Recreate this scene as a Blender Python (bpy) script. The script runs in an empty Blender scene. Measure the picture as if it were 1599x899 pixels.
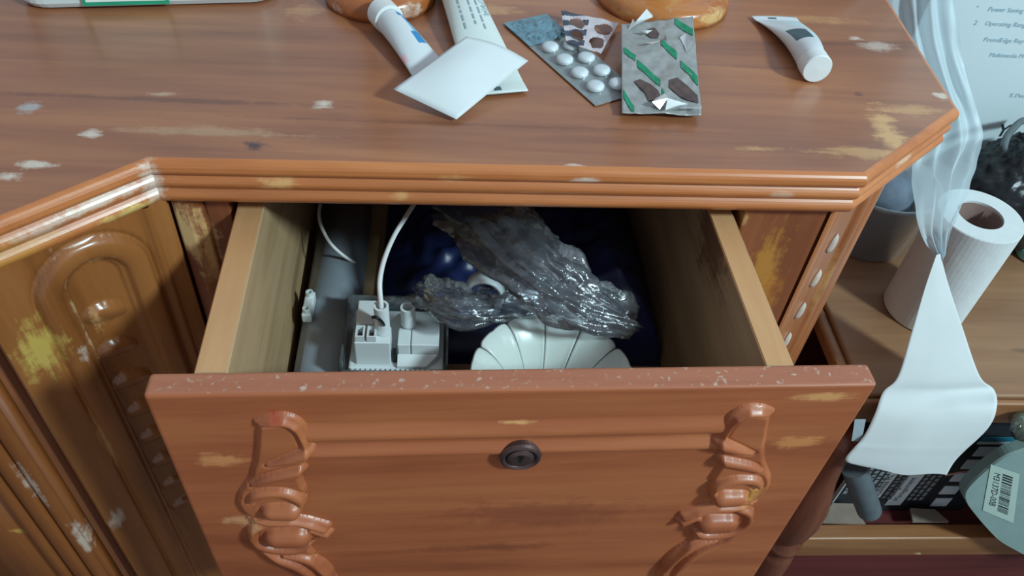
import bpy, math, random
import numpy as np
from mathutils import Vector, Matrix, noise

random.seed(7)
SC = bpy.context.scene
COL = SC.collection
TOP = 0.75                                   # height of the dressing table top

# ------------------------------------------------------------------ camera
FPX = 1250.0
def unit(v):
    v = np.array(v, float); return v / np.linalg.norm(v)
_up = -unit([-120, 1228, 1250])
_lat = unit([16245, -1272 + .0977 * 16245, 1250]); _lat = unit(_lat - _up * _lat.dot(_up))
_dep = np.cross(_up, _lat)
if _dep[2] < 0: _dep = -_dep
RW = np.array([_lat, _dep, _up])
CAM = np.array([0, 0, TOP + 0.28])
cd = bpy.data.cameras.new('camera'); cam = bpy.data.objects.new('camera', cd); COL.objects.link(cam)
cd.sensor_width = 36; cd.lens = FPX / 1599 * 36; cd.clip_start = 0.01; cd.clip_end = 50
m = Matrix.Identity(4)
for i in range(3):
    m[i][0] = RW[i, 0]; m[i][1] = -RW[i, 1]; m[i][2] = -RW[i, 2]; m[i][3] = CAM[i]
cam.matrix_world = m
SC.camera = cam
def ray(x, y): return RW @ np.array([x - 799.5, y - 449.5, FPX])
def onz(x, y, z=TOP):
    d = ray(x, y); return CAM + d * ((z - CAM[2]) / d[2])
def ony(x, y, Y):
    d = ray(x, y); return CAM + d * ((Y - CAM[1]) / d[1])

# ------------------------------------------------------------------ light
def lin(c):
    return tuple(((v / 255) / 12.92 if v / 255 <= .04045 else ((v / 255 + .055) / 1.055) ** 2.4) for v in c) + (1.0,)
world = bpy.data.worlds.new('room_light'); SC.world = world; world.use_nodes = True
bg = world.node_tree.nodes['Background']; bg.inputs[0].default_value = (0.66, 0.72, 0.80, 1); bg.inputs[1].default_value = 0.44
ld = bpy.data.lights.new('window_light', 'AREA'); ld.shape = 'DISK'; ld.size = 0.26; ld.energy = 43; ld.color = (0.68, 0.93, 1.0)
lo = bpy.data.objects.new('window_light', ld); COL.objects.link(lo)
aim = Vector((0.0, 0.36, 0.68)); ldir = Vector((1.08, -0.78, 1.0)).normalized()
lo.location = aim + ldir * 2.3
lo.rotation_euler = (-ldir).to_track_quat('-Z', 'Y').to_euler()
SC.view_settings.view_transform = 'Standard'; SC.view_settings.look = 'None'
SC.view_settings.gamma = 1; SC.view_settings.use_curve_mapping = False
SC.view_settings.exposure = 0.25

# ------------------------------------------------------------------ object helpers
ORG = {}
def link(o, parent):
    COL.objects.link(o)
    if parent is not None:
        o.parent = parent; ORG[o.name] = ORG[parent.name]
    return o
def thing(name, label, cat, loc, group=None):
    o = bpy.data.objects.new(name, None); COL.objects.link(o)
    o.empty_display_size = .02
    o.location = tuple(float(v) for v in loc); ORG[o.name] = np.array(loc, float)
    o['label'] = label; o['category'] = cat
    if group: o['group'] = group
    return o
def mesh(name, V, F, mat, parent=None, smooth=False, loc=None, label=None, cat=None, group=None, mats=None, fm=None, kind=None):
    """V in world coordinates; a top-level mesh keeps its origin at loc"""
    V = np.array(V, float)
    o0 = ORG[parent.name] if parent is not None else np.array(loc if loc is not None else (V[:, 0].mean(), V[:, 1].mean(), V[:, 2].min()), float)
    me = bpy.data.meshes.new(name)
    me.from_pydata((V - o0).tolist(), [], [list(map(int, f)) for f in F])
    for mm in (mats or [mat]): me.materials.append(mm)
    if fm is not None: me.polygons.foreach_set('material_index', fm)
    if smooth: me.polygons.foreach_set('use_smooth', [True] * len(me.polygons))
    me.update()
    o = bpy.data.objects.new(name, me)
    link(o, parent)
    if parent is None:
        o.location = o0.tolist(); ORG[o.name] = o0
    if label: o['label'] = label
    if cat: o['category'] = cat
    if group: o['group'] = group
    if kind: o['kind'] = kind
    return o
def bevel(o, w, seg=2):
    b = o.modifiers.new('bevel', 'BEVEL'); b.width = w; b.segments = seg; b.limit_method = 'ANGLE'; b.angle_limit = math.radians(35)
    return o
class MB:
    def __init__(s): s.V = []; s.F = []; s.M = []
    def add(s, V, F, mi=0):
        n = len(s.V); s.V += [tuple(map(float, v)) for v in V]; s.F += [[i + n for i in f] for f in F]; s.M += [mi] * len(F); return s
    def box(s, a, b, fr=None, mi=0):
        x0, y0, z0 = a; x1, y1, z1 = b
        V = [(x0, y0, z0), (x1, y0, z0), (x1, y1, z0), (x0, y1, z0), (x0, y0, z1), (x1, y0, z1), (x1, y1, z1), (x0, y1, z1)]
        if fr: V = [fr(*v) for v in V]
        return s.add(V, [(0, 3, 2, 1), (4, 5, 6, 7), (0, 1, 5, 4), (1, 2, 6, 5), (2, 3, 7, 6), (3, 0, 4, 7)], mi)
    def loft(s, rings, close=True, caps=(True, True), mi=0):
        k = len(rings[0]); V = [p for r in rings for p in r]; F = []
        for i in range(len(rings) - 1):
            for j in range(k if close else k - 1):
                F.append((i * k + j, i * k + (j + 1) % k, (i + 1) * k + (j + 1) % k, (i + 1) * k + j))
        if caps[0]: F.append(tuple(range(k))[::-1])
        if caps[1]: F.append(tuple((len(rings) - 1) * k + j for j in range(k)))
        return s.add(V, F, mi)
    def tube(s, pts, r, k=10, caps=(True, True), mi=0):
        pts = [Vector(p) for p in pts]; rr = r if hasattr(r, '__len__') else [r] * len(pts)
        rings = []; ref = None
        for i, p in enumerate(pts):
            t = (pts[min(i + 1, len(pts) - 1)] - pts[max(i - 1, 0)]).normalized()
            if ref is None:
                ref = Vector((0, 0, 1)) if abs(t.z) < .9 else Vector((1, 0, 0))
            a = (ref - t * ref.dot(t)).normalized(); ref = a; b = t.cross(a)
            rings.append([tuple(p + (a * math.cos(2 * math.pi * j / k) + b * math.sin(2 * math.pi * j / k)) * rr[i]) for j in range(k)])
        return s.loft(rings, True, caps, mi)
    def lathe(s, prof, c, k=32, axis=None, mi=0, caps=(False, False)):
        """prof [(radius, height)], c base point, axis direction"""
        ax = Vector(axis or (0, 0, 1)).normalized(); ref = Vector((1, 0, 0)) if abs(ax.x) < .9 else Vector((0, 1, 0))
        a = (ref - ax * ref.dot(ax)).normalized(); b = ax.cross(a); c = Vector(c)
        rings = [[tuple(c + ax * h + (a * math.cos(2 * math.pi * j / k) + b * math.sin(2 * math.pi * j / k)) * r) for j in range(k)] for r, h in prof]
        return s.loft(rings, True, caps, mi)
    def build(s, name, mat, parent=None, **kw):
        if isinstance(mat, (list, tuple)): return mesh(name, s.V, s.F, None, parent, mats=list(mat), fm=s.M, **kw)
        return mesh(name, s.V, s.F, mat, parent, **kw)
def smooth_path(P, n=8):
    P = [Vector(p) for p in P]; out = []
    for i in range(len(P) - 1):
        p0 = P[max(i - 1, 0)]; p1 = P[i]; p2 = P[i + 1]; p3 = P[min(i + 2, len(P) - 1)]
        for k in range(n):
            t = k / n
            out.append(.5 * ((2 * p1) + (p2 - p0) * t + (2 * p0 - 5 * p1 + 4 * p2 - p3) * t * t + (3 * p1 - p0 - 3 * p2 + p3) * t ** 3))
    out.append(P[-1]); return out
def grid(nu, nv, f):
    V = [f(i / nu, j / nv) for j in range(nv + 1) for i in range(nu + 1)]
    F = [(j * (nu + 1) + i, j * (nu + 1) + i + 1, (j + 1) * (nu + 1) + i + 1, (j + 1) * (nu + 1) + i) for j in range(nv) for i in range(nu)]
    return V, F
def thicken(o, t, off=-1):
    s = o.modifiers.new('thickness', 'SOLIDIFY'); s.thickness = t; s.offset = off; return o
def text_mesh(s, size):
    c = bpy.data.curves.new('lettering', 'FONT'); c.body = s; c.size = size; c.resolution_u = 2
    o = bpy.data.objects.new('lettering', c); COL.objects.link(o)
    dg = bpy.context.evaluated_depsgraph_get(); me = bpy.data.meshes.new_from_object(o.evaluated_get(dg))
    V = [tuple(v.co) for v in me.vertices]; F = [tuple(p.vertices) for p in me.polygons]
    bpy.data.objects.remove(o); bpy.data.curves.remove(c); bpy.data.meshes.remove(me)
    return V, F
def lettering(name, strings, mapf, mat, parent):
    """strings [(text, a, b, size)] laid out in the plane (a, b) that mapf takes to the world"""
    mb = MB()
    for s, a, b, size in strings:
        V, F = text_mesh(s, size)
        mb.add([mapf(a + v[0], b + v[1]) for v in V], F)
    return mb.build(name, mat, parent)

# ------------------------------------------------------------------ materials
def nmat(name):
    mt = bpy.data.materials.new(name); mt.use_nodes = True
    return mt, mt.node_tree.nodes, mt.node_tree.links, mt.node_tree.nodes['Principled BSDF']
def plain(name, c, rough=.5, var=.06, scale=40, metallic=0, spec=.5, bump=0, trans=0, ior=1.45, emit=None, sub=0):
    mt, N, L, B = nmat(name)
    tc = N.new('ShaderNodeTexCoord'); nz = N.new('ShaderNodeTexNoise'); nz.inputs['Scale'].default_value = scale; nz.inputs['Detail'].default_value = 4
    L.new(tc.outputs['Object'], nz.inputs['Vector'])
    rp = N.new('ShaderNodeValToRGB'); cl = lin(c)
    rp.color_ramp.elements[0].position = .3; rp.color_ramp.elements[1].position = .7
    rp.color_ramp.elements[0].color = tuple(v * (1 - var) for v in cl[:3]) + (1,); rp.color_ramp.elements[1].color = tuple(min(1, v * (1 + var)) for v in cl[:3]) + (1,)
    L.new(nz.outputs['Fac'], rp.inputs['Fac']); L.new(rp.outputs['Color'], B.inputs['Base Color'])
    B.inputs['Roughness'].default_value = rough; B.inputs['Metallic'].default_value = metallic; B.inputs['Specular IOR Level'].default_value = spec
    B.inputs['Transmission Weight'].default_value = trans; B.inputs['IOR'].default_value = ior
    if sub: B.inputs['Subsurface Weight'].default_value = sub; B.inputs['Subsurface Radius'].default_value = (.01, .01, .01)
    if bump:
        bp = N.new('ShaderNodeBump'); bp.inputs['Strength'].default_value = bump; bp.inputs['Distance'].default_value = .002
        L.new(nz.outputs['Fac'], bp.inputs['Height']); L.new(bp.outputs['Normal'], B.inputs['Normal'])
    return mt
def wood(name, dark, mid, light, grain='x', rough=.38, coat=.25, spots=(), wear=.0, wearcol=(205, 165, 90), scuff=0.0, org=(0, 0, 0), gs=1.0, streak=.5, bump=.15):
    """varnished timber: grain runs along one axis; wear shows the bare wood; spots (centre, radii, colour, amount) are single marks"""
    mt, N, L, B = nmat(name)
    tc = N.new('ShaderNodeTexCoord'); mp = N.new('ShaderNodeMapping')
    k = {'x': (1.4, 16, 16), 'y': (16, 1.4, 16), 'z': (16, 16, 1.4)}[grain]
    mp.inputs['Scale'].default_value = tuple(v * gs for v in k); L.new(tc.outputs['Object'], mp.inputs['Vector'])
    def nz(vec, sc, det=4, dist=0, rough_=.5):
        n = N.new('ShaderNodeTexNoise'); n.inputs['Scale'].default_value = sc; n.inputs['Detail'].default_value = det
        n.inputs['Distortion'].default_value = dist; n.inputs['Roughness'].default_value = rough_
        L.new(vec, n.inputs['Vector']); return n.outputs['Fac']
    def math_(op, a, b=None, clamp=False):
        n = N.new('ShaderNodeMath'); n.operation = op; n.use_clamp = clamp
        for i, v in enumerate((a, b)):
            if v is None: continue
            if isinstance(v, (int, float)): n.inputs[i].default_value = v
            else: L.new(v, n.inputs[i])
        return n.outputs[0]
    def mixc(f, a, b):
        n = N.new('ShaderNodeMix'); n.data_type = 'RGBA'
        if isinstance(f, (int, float)): n.inputs[0].default_value = f
        else: L.new(f, n.inputs[0])
        for i, v in ((6, a), (7, b)):
            if isinstance(v, tuple): n.inputs[i].default_value = v
            else: L.new(v, n.inputs[i])
        return n.outputs[2]
    g1 = nz(mp.outputs[0], 1.6, 5, 1.2); g2 = nz(mp.outputs[0], 7, 6, .4, .65); big = nz(tc.outputs['Object'], 5, 3, .5)
    tot = math_('ADD', math_('MULTIPLY', g1, .55), math_('ADD', math_('MULTIPLY', g2, .25 * streak * 2), math_('MULTIPLY', big, .25)))
    rp = N.new('ShaderNodeValToRGB'); e = rp.color_ramp.elements
    e[0].position = .34; e[0].color = lin(dark); e[1].position = .68; e[1].color = lin(light)
    em = e.new(.50); em.color = lin(mid)
    L.new(tot, rp.inputs['Fac']); c = rp.outputs['Color']
    fine = nz(tc.outputs['Object'], 90, 5, 0, .7); edge = nz(mp.outputs[0], 12, 5, 0, .7)
    if wear:
        w = nz(tc.outputs['Object'], 16, 5, .6, .62)
        f = math_('MULTIPLY', math_('SUBTRACT', w, 1 - wear), 14, True)
        c = mixc(f, c, lin(wearcol))
    if scuff:
        w = nz(tc.outputs['Object'], 230, 3, .3, .6)
        f = math_('MULTIPLY', math_('SUBTRACT', w, 1 - scuff), 7, True)
        c = mixc(f, c, lin((190, 168, 152)))
    for (ctr, rad, colr, amt) in spots:
        vm = N.new('ShaderNodeVectorMath'); vm.operation = 'SUBTRACT'; L.new(tc.outputs['Object'], vm.inputs[0])
        vm.inputs[1].default_value = tuple(ctr[i] - org[i] for i in range(3))
        vd = N.new('ShaderNodeVectorMath'); vd.operation = 'DIVIDE'; L.new(vm.outputs[0], vd.inputs[0]); vd.inputs[1].default_value = tuple(rad)
        vl = N.new('ShaderNodeVectorMath'); vl.operation = 'LENGTH'; L.new(vd.outputs[0], vl.inputs[0])
        q = math_('ADD', vl.outputs['Value'], math_('ADD', math_('MULTIPLY', math_('SUBTRACT', fine, .5), 2.4), math_('MULTIPLY', math_('SUBTRACT', edge, .5), 2.4)))
        f = math_('MULTIPLY', math_('MULTIPLY', math_('SUBTRACT', 1.15, q), 1.35, True), amt)
        c = mixc(f, c, lin(colr))
    L.new(c, B.inputs['Base Color'])
    rr = math_('ADD', rough - .08, math_('MULTIPLY', big, .16)); L.new(rr, B.inputs['Roughness'])
    B.inputs['Coat Weight'].default_value = coat; B.inputs['Coat Roughness'].default_value = .22
    bp = N.new('ShaderNodeBump'); bp.inputs['Strength'].default_value = bump; bp.inputs['Distance'].default_value = .0015
    L.new(g2, bp.inputs['Height']); L.new(bp.outputs['Normal'], B.inputs['Normal'])
    return mt
def film(name, tint=(225, 235, 240), body=.12, rough=.12, gloss=.35, scale=60, bump=.6, fres=1.0, back=0.0):
    """thin clear plastic: mostly see-through with glossy wrinkles"""
    mt, N, L, B = nmat(name); N.remove(B)
    out = [n for n in N if n.type == 'OUTPUT_MATERIAL'][0]
    tr = N.new('ShaderNodeBsdfTransparent'); tr.inputs[0].default_value = (.96, .98, 1, 1)
    gl = N.new('ShaderNodeBsdfGlossy'); gl.inputs['Roughness'].default_value = rough; gl.inputs[0].default_value = (1, 1, 1, 1)
    df = N.new('ShaderNodeBsdfDiffuse'); df.inputs[0].default_value = lin(tint)
    tc = N.new('ShaderNodeTexCoord'); nz = N.new('ShaderNodeTexNoise'); nz.inputs['Scale'].default_value = scale; nz.inputs['Detail'].default_value = 5; nz.inputs['Distortion'].default_value = 1.5
    L.new(tc.outputs['Object'], nz.inputs['Vector'])
    bp = N.new('ShaderNodeBump'); bp.inputs['Strength'].default_value = bump; bp.inputs['Distance'].default_value = .004
    L.new(nz.outputs['Fac'], bp.inputs['Height']); L.new(bp.outputs['Normal'], gl.inputs['Normal'])
    fr = N.new('ShaderNodeFresnel'); fr.inputs['IOR'].default_value = 1.5; L.new(bp.outputs['Normal'], fr.inputs['Normal'])
    mu = N.new('ShaderNodeMath'); mu.operation = 'MULTIPLY_ADD'; mu.inputs[1].default_value = fres; mu.inputs[2].default_value = gloss * .3; mu.use_clamp = True
    L.new(fr.outputs[0], mu.inputs[0])
    dsh = df
    if back:
        tl = N.new('ShaderNodeBsdfTranslucent'); tl.inputs[0].default_value = lin(tint); dsh = N.new('ShaderNodeMixShader'); dsh.inputs[0].default_value = back
        L.new(df.outputs[0], dsh.inputs[1]); L.new(tl.outputs[0], dsh.inputs[2])
    m1 = N.new('ShaderNodeMixShader'); m1.inputs[0].default_value = body; L.new(tr.outputs[0], m1.inputs[1]); L.new(dsh.outputs[0], m1.inputs[2])
    m2 = N.new('ShaderNodeMixShader'); L.new(mu.outputs[0], m2.inputs[0]); L.new(m1.outputs[0], m2.inputs[1]); L.new(gl.outputs[0], m2.inputs[2])
    L.new(m2.outputs[0], out.inputs['Surface'])
    return mt

TORG = np.array((0.0, 0.45, 0.0))             # base of the dressing table
BARE = (216, 168, 108); PALE = (216, 200, 184)
def tz(x, y): return tuple(onz(x, y, TOP))
top_spots = [(tz(1392, 215), (.010, .030, .02), BARE, .75), (tz(1345, 238), (.032, .006, .02), BARE, .5), (tz(1425, 172), (.022, .007, .02), BARE, .45),
             (tz(1470, 150), (.006, .005, .02), PALE, .8), (tz(1370, 72), (.014, .007, .02), PALE, .55), (tz(1335, 60), (.006, .003, .02), PALE, .8),
             (tz(505, 163), (.006, .005, .02), PALE, .9), (tz(48, 168), (.006, .006, .02), (175, 175, 175), .8), (tz(145, 208), (.006, .004, .02), PALE, .9),
             (tz(55, 258), (.009, .004, .02), PALE, .9), (tz(12, 277), (.008, .004, .02), PALE, .9), (tz(400, 227), (.0075, .0045, .02), (62, 42, 50), .95),
             (tz(330, 205), (.05, .005, .02), (196, 170, 130), .35), (tz(250, 147), (.008, .003, .02), (205, 180, 150), .6), (tz(765, 12), (.022, .009, .02), BARE, .45),
             (tz(250, 155), (.12, .003, .02), (95, 52, 40), .55), (tz(1260, 30), (.035, .007, .02), BARE, .35), (tz(470, 18), (.012, .012, .02), BARE, .35),
             (tz(760, 195), (.16, .002, .02), (110, 60, 36), .55), (tz(1190, 105), (.09, .0022, .02), (120, 72, 52), .5), (tz(1340, 147), (.003, .003, .02), (112, 66, 50), .9),
             (tz(900, 262), (.007, .004, .02), PALE, .7), (tz(1180, 232), (.016, .0022, .02), BARE, .5)]
M = {}
M['top'] = wood('tabletop_wood', (114, 66, 42), (148, 90, 57), (174, 112, 70), 'x', .44, .7, top_spots, 0, org=TORG)
mould_spots = [((-.10, .37, .735), (.012, .02, .004), BARE, .85), ((-.03, .37, .728), (.006, .02, .004), BARE, .6), ((.0, .37, .742), (.012, .02, .003), BARE, .6),
               ((.08, .37, .743), (.008, .02, .003), PALE, .8), ((.13, .37, .733), (.02, .02, .003), (190, 110, 60), .6), ((.2, .37, .733), (.007, .02, .003), PALE, .35),
               ((-.169, .367, .735), (.006, .010, .02), PALE, .75), ((-.19, .349, .737), (.03, .03, .0035), PALE, .7), ((-.215, .326, .735), (.02, .02, .004), PALE, .6),
               ((-.18, .355, .723), (.016, .016, .004), (226, 200, 120), .8), ((-.23, .31, .728), (.03, .03, .01), (190, 140, 52), .5), ((.29, .41, .737), (.01, .01, .004), (222, 190, 160), .6)]
M['mould'] = wood('moulding_wood', (152, 86, 44), (188, 112, 62), (206, 132, 78), 'x', .38, .25, mould_spots, 0, org=TORG)
M['body'] = wood('carcass_wood', (102, 54, 34), (138, 78, 48), (162, 98, 62), 'z', .34, .4, [((-.160, .378, .69), (.012, .02, .022), (224, 184, 128), .8), ((-.152, .38, .675), (.006, .02, .03), BARE, .7),
                 ((.213, .385, .66), (.010, .02, .045), (200, 140, 62), .75), ((.222, .385, .63), (.01, .02, .03), (196, 128, 56), .6), ((.184, .385, .706), (.005, .02, .006), BARE, .8)], 0, org=TORG)
M['flute'] = wood('corner_panel_wood', (132, 76, 44), (166, 98, 58), (188, 120, 74), 'z', .36, .3, [((.28, .415, .62), (.004, .004, .03), BARE, .5)], 0, org=TORG)
M['door'] = wood('door_wood', (104, 58, 28), (142, 86, 42), (164, 106, 58), 'z', .30, .5, [((-.236, .31, .655), (.013, .013, .022), (196, 168, 84), .85), ((-.222, .321, .645), (.004, .004, .012), PALE, .8),
                 ((-.203, .339, .7), (.007, .007, .003), BARE, .6), ((-.216, .327, .665), (.0022, .0022, .04), (222, 190, 150), .7), ((-.211, .332, .655), (.004, .004, .012), BARE, .7),
                 ((-.184, .356, .66), (.0018, .002, .03), (216, 160, 120), .6), ((-.23, .315, .55), (.003, .003, .03), BARE, .5), ((-.243, .303, .47), (.006, .006, .012), PALE, .6)], 0, org=TORG)
M['panel'] = wood('pedestal_wood', (92, 50, 26), (130, 74, 36), (150, 90, 44), 'z', .34, .4, [((-.27, .28, .55), (.004, .02, .03), PALE, .7), ((-.262, .28, .47), (.003, .02, .02), PALE, .6)], .34, (190, 150, 70), org=TORG)
DA = np.array([-.1466, .2385, .708])
front_spots = [((-.12, .239, .651), (.013, .02, .006), (222, 152, 96), .7), ((-.118, .239, .585), (.012, .02, .006), (222, 166, 116), .65), ((.2, .25, .655), (.016, .02, .006), (218, 148, 88), .7),
               ((.197, .25, .698), (.014, .02, .004), (224, 164, 106), .75), ((.186, .25, .6), (.006, .02, .012), (226, 168, 86), .7), ((.03, .24, .54), (.05, .02, .006), (104, 50, 34), .5),
               ((.035, .245, .681), (.010, .02, .0016), (226, 172, 110), .8), ((.06, .24, .58), (.06, .03, .02), (122, 62, 44), .45), ((-.086, .24, .69), (.005, .02, .005), (165, 52, 40), .6)]
M['front'] = wood('drawer_front_wood', (136, 70, 42), (164, 90, 54), (182, 108, 66), 'x', .44, .15, front_spots, 0, org=TORG)
M['front_top'] = wood('drawer_edge_wood', (140, 78, 56), (164, 98, 70), (180, 116, 84), 'x', .45, .1, (), 0, scuff=.41, org=TORG)
M['raw'] = wood('drawer_side_wood', (140, 112, 80), (168, 136, 100), (186, 154, 116), 'y', .6, .0, [((.166, .372, .698), (.02, .034, .026), (104, 66, 40), .85)], 0, org=TORG, gs=1.2)
M['raw_edge'] = wood('drawer_side_edge_wood', (170, 120, 78), (194, 144, 98), (208, 162, 116), 'y', .6, .0, (), 0, org=TORG)
M['turned'] = wood('turned_post_wood', (128, 66, 34), (170, 96, 48), (196, 128, 64), 'x', .28, .5, [(tuple(onz(650, 24, .757)), (.012, .012, .006), PALE, .8), (tuple(onz(612, 34, .755)), (.016, .008, .004), (214, 180, 120), .8), (tuple(onz(520, 14, .755)), (.006, .006, .004), PALE, .7), (tuple(onz(1118, 30, .756)), (.014, .014, .006), (224, 190, 130), .7), (tuple(onz(950, 20, .756)), (.014, .012, .006), (214, 170, 110), .6)], .42, (206, 164, 100), scuff=.33, org=TORG)
M['pearl'] = plain('pearl_inlay', (198, 180, 168), .35, .08)
M['metal'] = plain('old_brass_lock', (104, 84, 82), .38, .15, 120, .75)
M['keyhole'] = plain('keyhole_black', (16, 12, 12), .8)
M['white_plastic'] = plain('white_plastic', (214, 220, 220), .35, .02)
M['white_cap'] = plain('white_cap_plastic', (222, 226, 226), .3, .02)
M['tube_white'] = plain('white_tube_laminate', (212, 218, 220), .32, .02)
M['tube_cream'] = plain('pale_tube_laminate', (212, 222, 218), .35, .02)
M['paper'] = plain('white_card', (208, 213, 214), .7, .02, 30)
M['tissue'] = plain('white_tissue', (204, 208, 208), .9, .03, 25, bump=.15)
M['tissue_side'] = plain('tissue_roll_side', (208, 212, 212), .95, .03, 120, bump=.12)
M['cardboard_core'] = plain('cardboard_core', (120, 96, 88), .9, .15, 60)
M['blue'] = plain('blue_print', (40, 132, 186), .4, .1)
M['blue_soft'] = plain('soft_blue_print', (110, 172, 206), .4, .1)
M['pink'] = plain('pink_print', (236, 190, 200), .4, .05)
M['purple'] = plain('purple_print', (82, 70, 132), .4, .05)
M['orange'] = plain('orange_print', (216, 130, 84), .4, .05)
M['slate'] = plain('slate_print', (66, 92, 98), .4, .15, 200)
M['grey_print'] = plain('grey_print', (150, 172, 182), .5, .1)
M['pale_print'] = plain('pale_blue_print', (198, 222, 226), .4, .05)
M['green'] = plain('green_print', (20, 128, 92), .35, .25, 300)
M['green_label'] = plain('green_label_border', (40, 160, 120), .4, .1)
M['label_white'] = plain('label_paper', (232, 240, 234), .6, .02)
M['dark_print'] = plain('dark_print', (40, 48, 52), .6, .1)
M['foil'] = plain('blister_foil', (156, 158, 156), .36, .10, 220, .25, bump=.25)
M['foil_blue'] = plain('bluish_blister_foil', (120, 156, 168), .28, .3, 120, .6, bump=.5)
M['foil_bright'] = plain('torn_bright_foil', (225, 230, 230), .3, .1, 100, .3)
M['foil_pink'] = plain('printed_pale_foil', (206, 198, 202), .4, .08, 120, .15)
M['foil_dark'] = plain('dark_printed_foil', (70, 78, 92), .35, .5, 160, .4)
M['pill'] = plain('white_tablet', (226, 230, 230), .45, .02)
M['pocket'] = plain('burst_pocket_dark', (88, 70, 68), .6, .3, 200)
M['blister'] = film('clear_blister_plastic', (220, 228, 230), .10, .22, .02, 120, .1, .30)
M['bag'] = film('clear_bag_plastic', (184, 196, 206), .10, .17, .10, 60, .6, .9, .3)
M['bag_milky'] = film('milky_bag_plastic', (212, 228, 234), .66, .45, .04, 25, .15, .12, .35)
M['tub'] = film('translucent_tub_plastic', (190, 196, 200), .34, .3, .15, 30, .1)
M['tray'] = film('clear_tray_plastic', (200, 216, 222), .18, .12, .5, 80, .3)
M['green_glass'] = film('green_bottle_plastic', (70, 130, 100), .45, .1, .4, 60, .5)
M['pipe'] = plain('grey_pipe_plastic', (134, 142, 150), .30, .12, 18)
M['cable'] = plain('white_cable', (222, 220, 220), .45, .03)
M['navy'] = plain('navy_bag_plastic', (30, 40, 80), .38, .5, 12, bump=.5)
M['black_stuff'] = plain('black_rubber', (24, 28, 32), .35, .2, 60)
M['dark_teal'] = plain('dark_teal_plastic', (30, 62, 74), .25, .2, 40)
M['porcelain'] = plain('white_shade_glass', (204, 212, 206), .28, .02, 30, sub=.15)
M['fuzz'] = plain('brown_red_fibre', (92, 48, 44), .95, .3, 150)
M['wall'] = plain('pale_wall_paint', (216, 212, 220), .8, .04, 6)
M['floor'] = plain('dark_cement_floor', (70, 58, 52), .7, .2, 8)
DORG = (0.70, 0.56, 0.0)
M['desk'] = wood('desk_wood', (116, 80, 54), (140, 100, 70), (158, 118, 84), 'x', .5, .1, [((.55, .47, .48), (.02, .004, .02), (88, 62, 44), .5)], 0, org=DORG)
M['desk_edge'] = wood('desk_edge_wood', (112, 70, 40), (140, 92, 56), (164, 114, 74), 'x', .4, .25, (), .36, (196, 170, 120), org=DORG)
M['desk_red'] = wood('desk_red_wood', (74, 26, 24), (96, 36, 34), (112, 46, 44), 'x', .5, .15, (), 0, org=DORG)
M['body_dark'] = wood('desk_post_wood', (84, 44, 32), (112, 62, 44), (134, 80, 58), 'z', .4, .25, (), 0, org=DORG)
M['carton'] = plain('white_carton_board', (204, 218, 222), .6, .03, 12)
M['carton_ink'] = plain('faded_carton_ink', (160, 188, 200), .7, .08, 80)
M['box_black'] = plain('black_box_print', (34, 38, 44), .45, .2, 30)
M['box_edge'] = plain('box_white_edge', (206, 212, 214), .6)
M['box_white'] = plain('box_white_print', (206, 218, 222), .5, .05)
M['box_grey'] = plain('box_grey_print', (128, 134, 138), .6, .2, 300)
M['box_teal'] = plain('box_teal_print', (40, 120, 146), .5, .1)
M['plate'] = plain('grey_green_plastic', (134, 156, 152), .4, .05, 60)
M['barcode_paper'] = plain('barcode_label_paper', (170, 190, 180), .6, .03)
M['rod'] = plain('dark_grey_rubber', (88, 96, 100), .6, .15, 70)
M['scrap'] = plain('grey_cardboard', (126, 112, 100), .85, .12, 60)
M['wire'] = plain('pink_copper_wire', (206, 150, 140), .4, .1)
M['grey_ball'] = plain('grey_blue_cloth_ball', (96, 106, 120), .8, .25, 50, bump=.6)

# ------------------------------------------------------------------ the room
V, F = [(-1.6, -1.2, 0), (1.8, -1.2, 0), (1.8, .85, 0), (-1.6, .85, 0), (-1.6, -1.2, -.05), (1.8, -1.2, -.05), (1.8, .85, -.05), (-1.6, .85, -.05)], [(0, 1, 2, 3), (7, 6, 5, 4), (0, 4, 5, 1), (1, 5, 6, 2), (2, 6, 7, 3), (3, 7, 4, 0)]
mesh('floor', V, F, M['floor'], kind='structure', loc=(0, 0, 0))
MB().box((-1.6, .85, -.05), (1.8, .95, 2.4)).build('wall_back', M['wall'], None, kind='structure', loc=(0, .85, 0))

# ------------------------------------------------------------------ dressing table
T = thing('dressing_table', 'varnished orange-brown wooden dressing table with stepped moulding and an open carved drawer', 'dressing table', TORG)
fd = np.array([-.745, -.667, 0]); fd /= np.linalg.norm(fd)          # along the left facet, towards the viewer
A0 = np.array([-.1675, .3665]); B0 = np.array([.2490, .3735]); C0 = np.array([.3425, .4515]); D0 = np.array([.3545, .612])
G0 = A0 + .128 * fd[:2]
POLY = [A0, B0, C0, D0, np.array([.358, .80]), np.array([-.66, .80]), np.array([-.66, G0[1]]), G0]
def inset(P, d):
    n = len(P); out = []
    for i in range(n):
        a, b, c = P[i - 1], P[i], P[(i + 1) % n]
        e1 = unit(b - a); e2 = unit(c - b); n1 = np.array([-e1[1], e1[0]]); n2 = np.array([-e2[1], e2[0]])
        k = unit(n1 + n2); out.append(b + k * d / max(.3, k.dot(n1)))
    return out
def slab(name, prof, mat, parent, capmat=None):
    mb = MB(); rings = []
    for d, z in prof:
        rings.append([(p[0], p[1], z) for p in inset(POLY, d)])
    mb.loft(rings, True, (True, False))
    n = len(mb.F); mb.add(rings[-1], [tuple(range(len(POLY)))], 1 if capmat else 0)
    return mb.build(name, [mat, capmat] if capmat else mat, parent)
def bead(z0, z1, d, depth=.0035, k=7):
    out = []
    for i in range(k + 1):
        t = i / k; out.append((d + depth * (1 - math.sin(math.pi * (t * .86 + .07))), z0 + (z1 - z0) * t))
    return out
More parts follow.
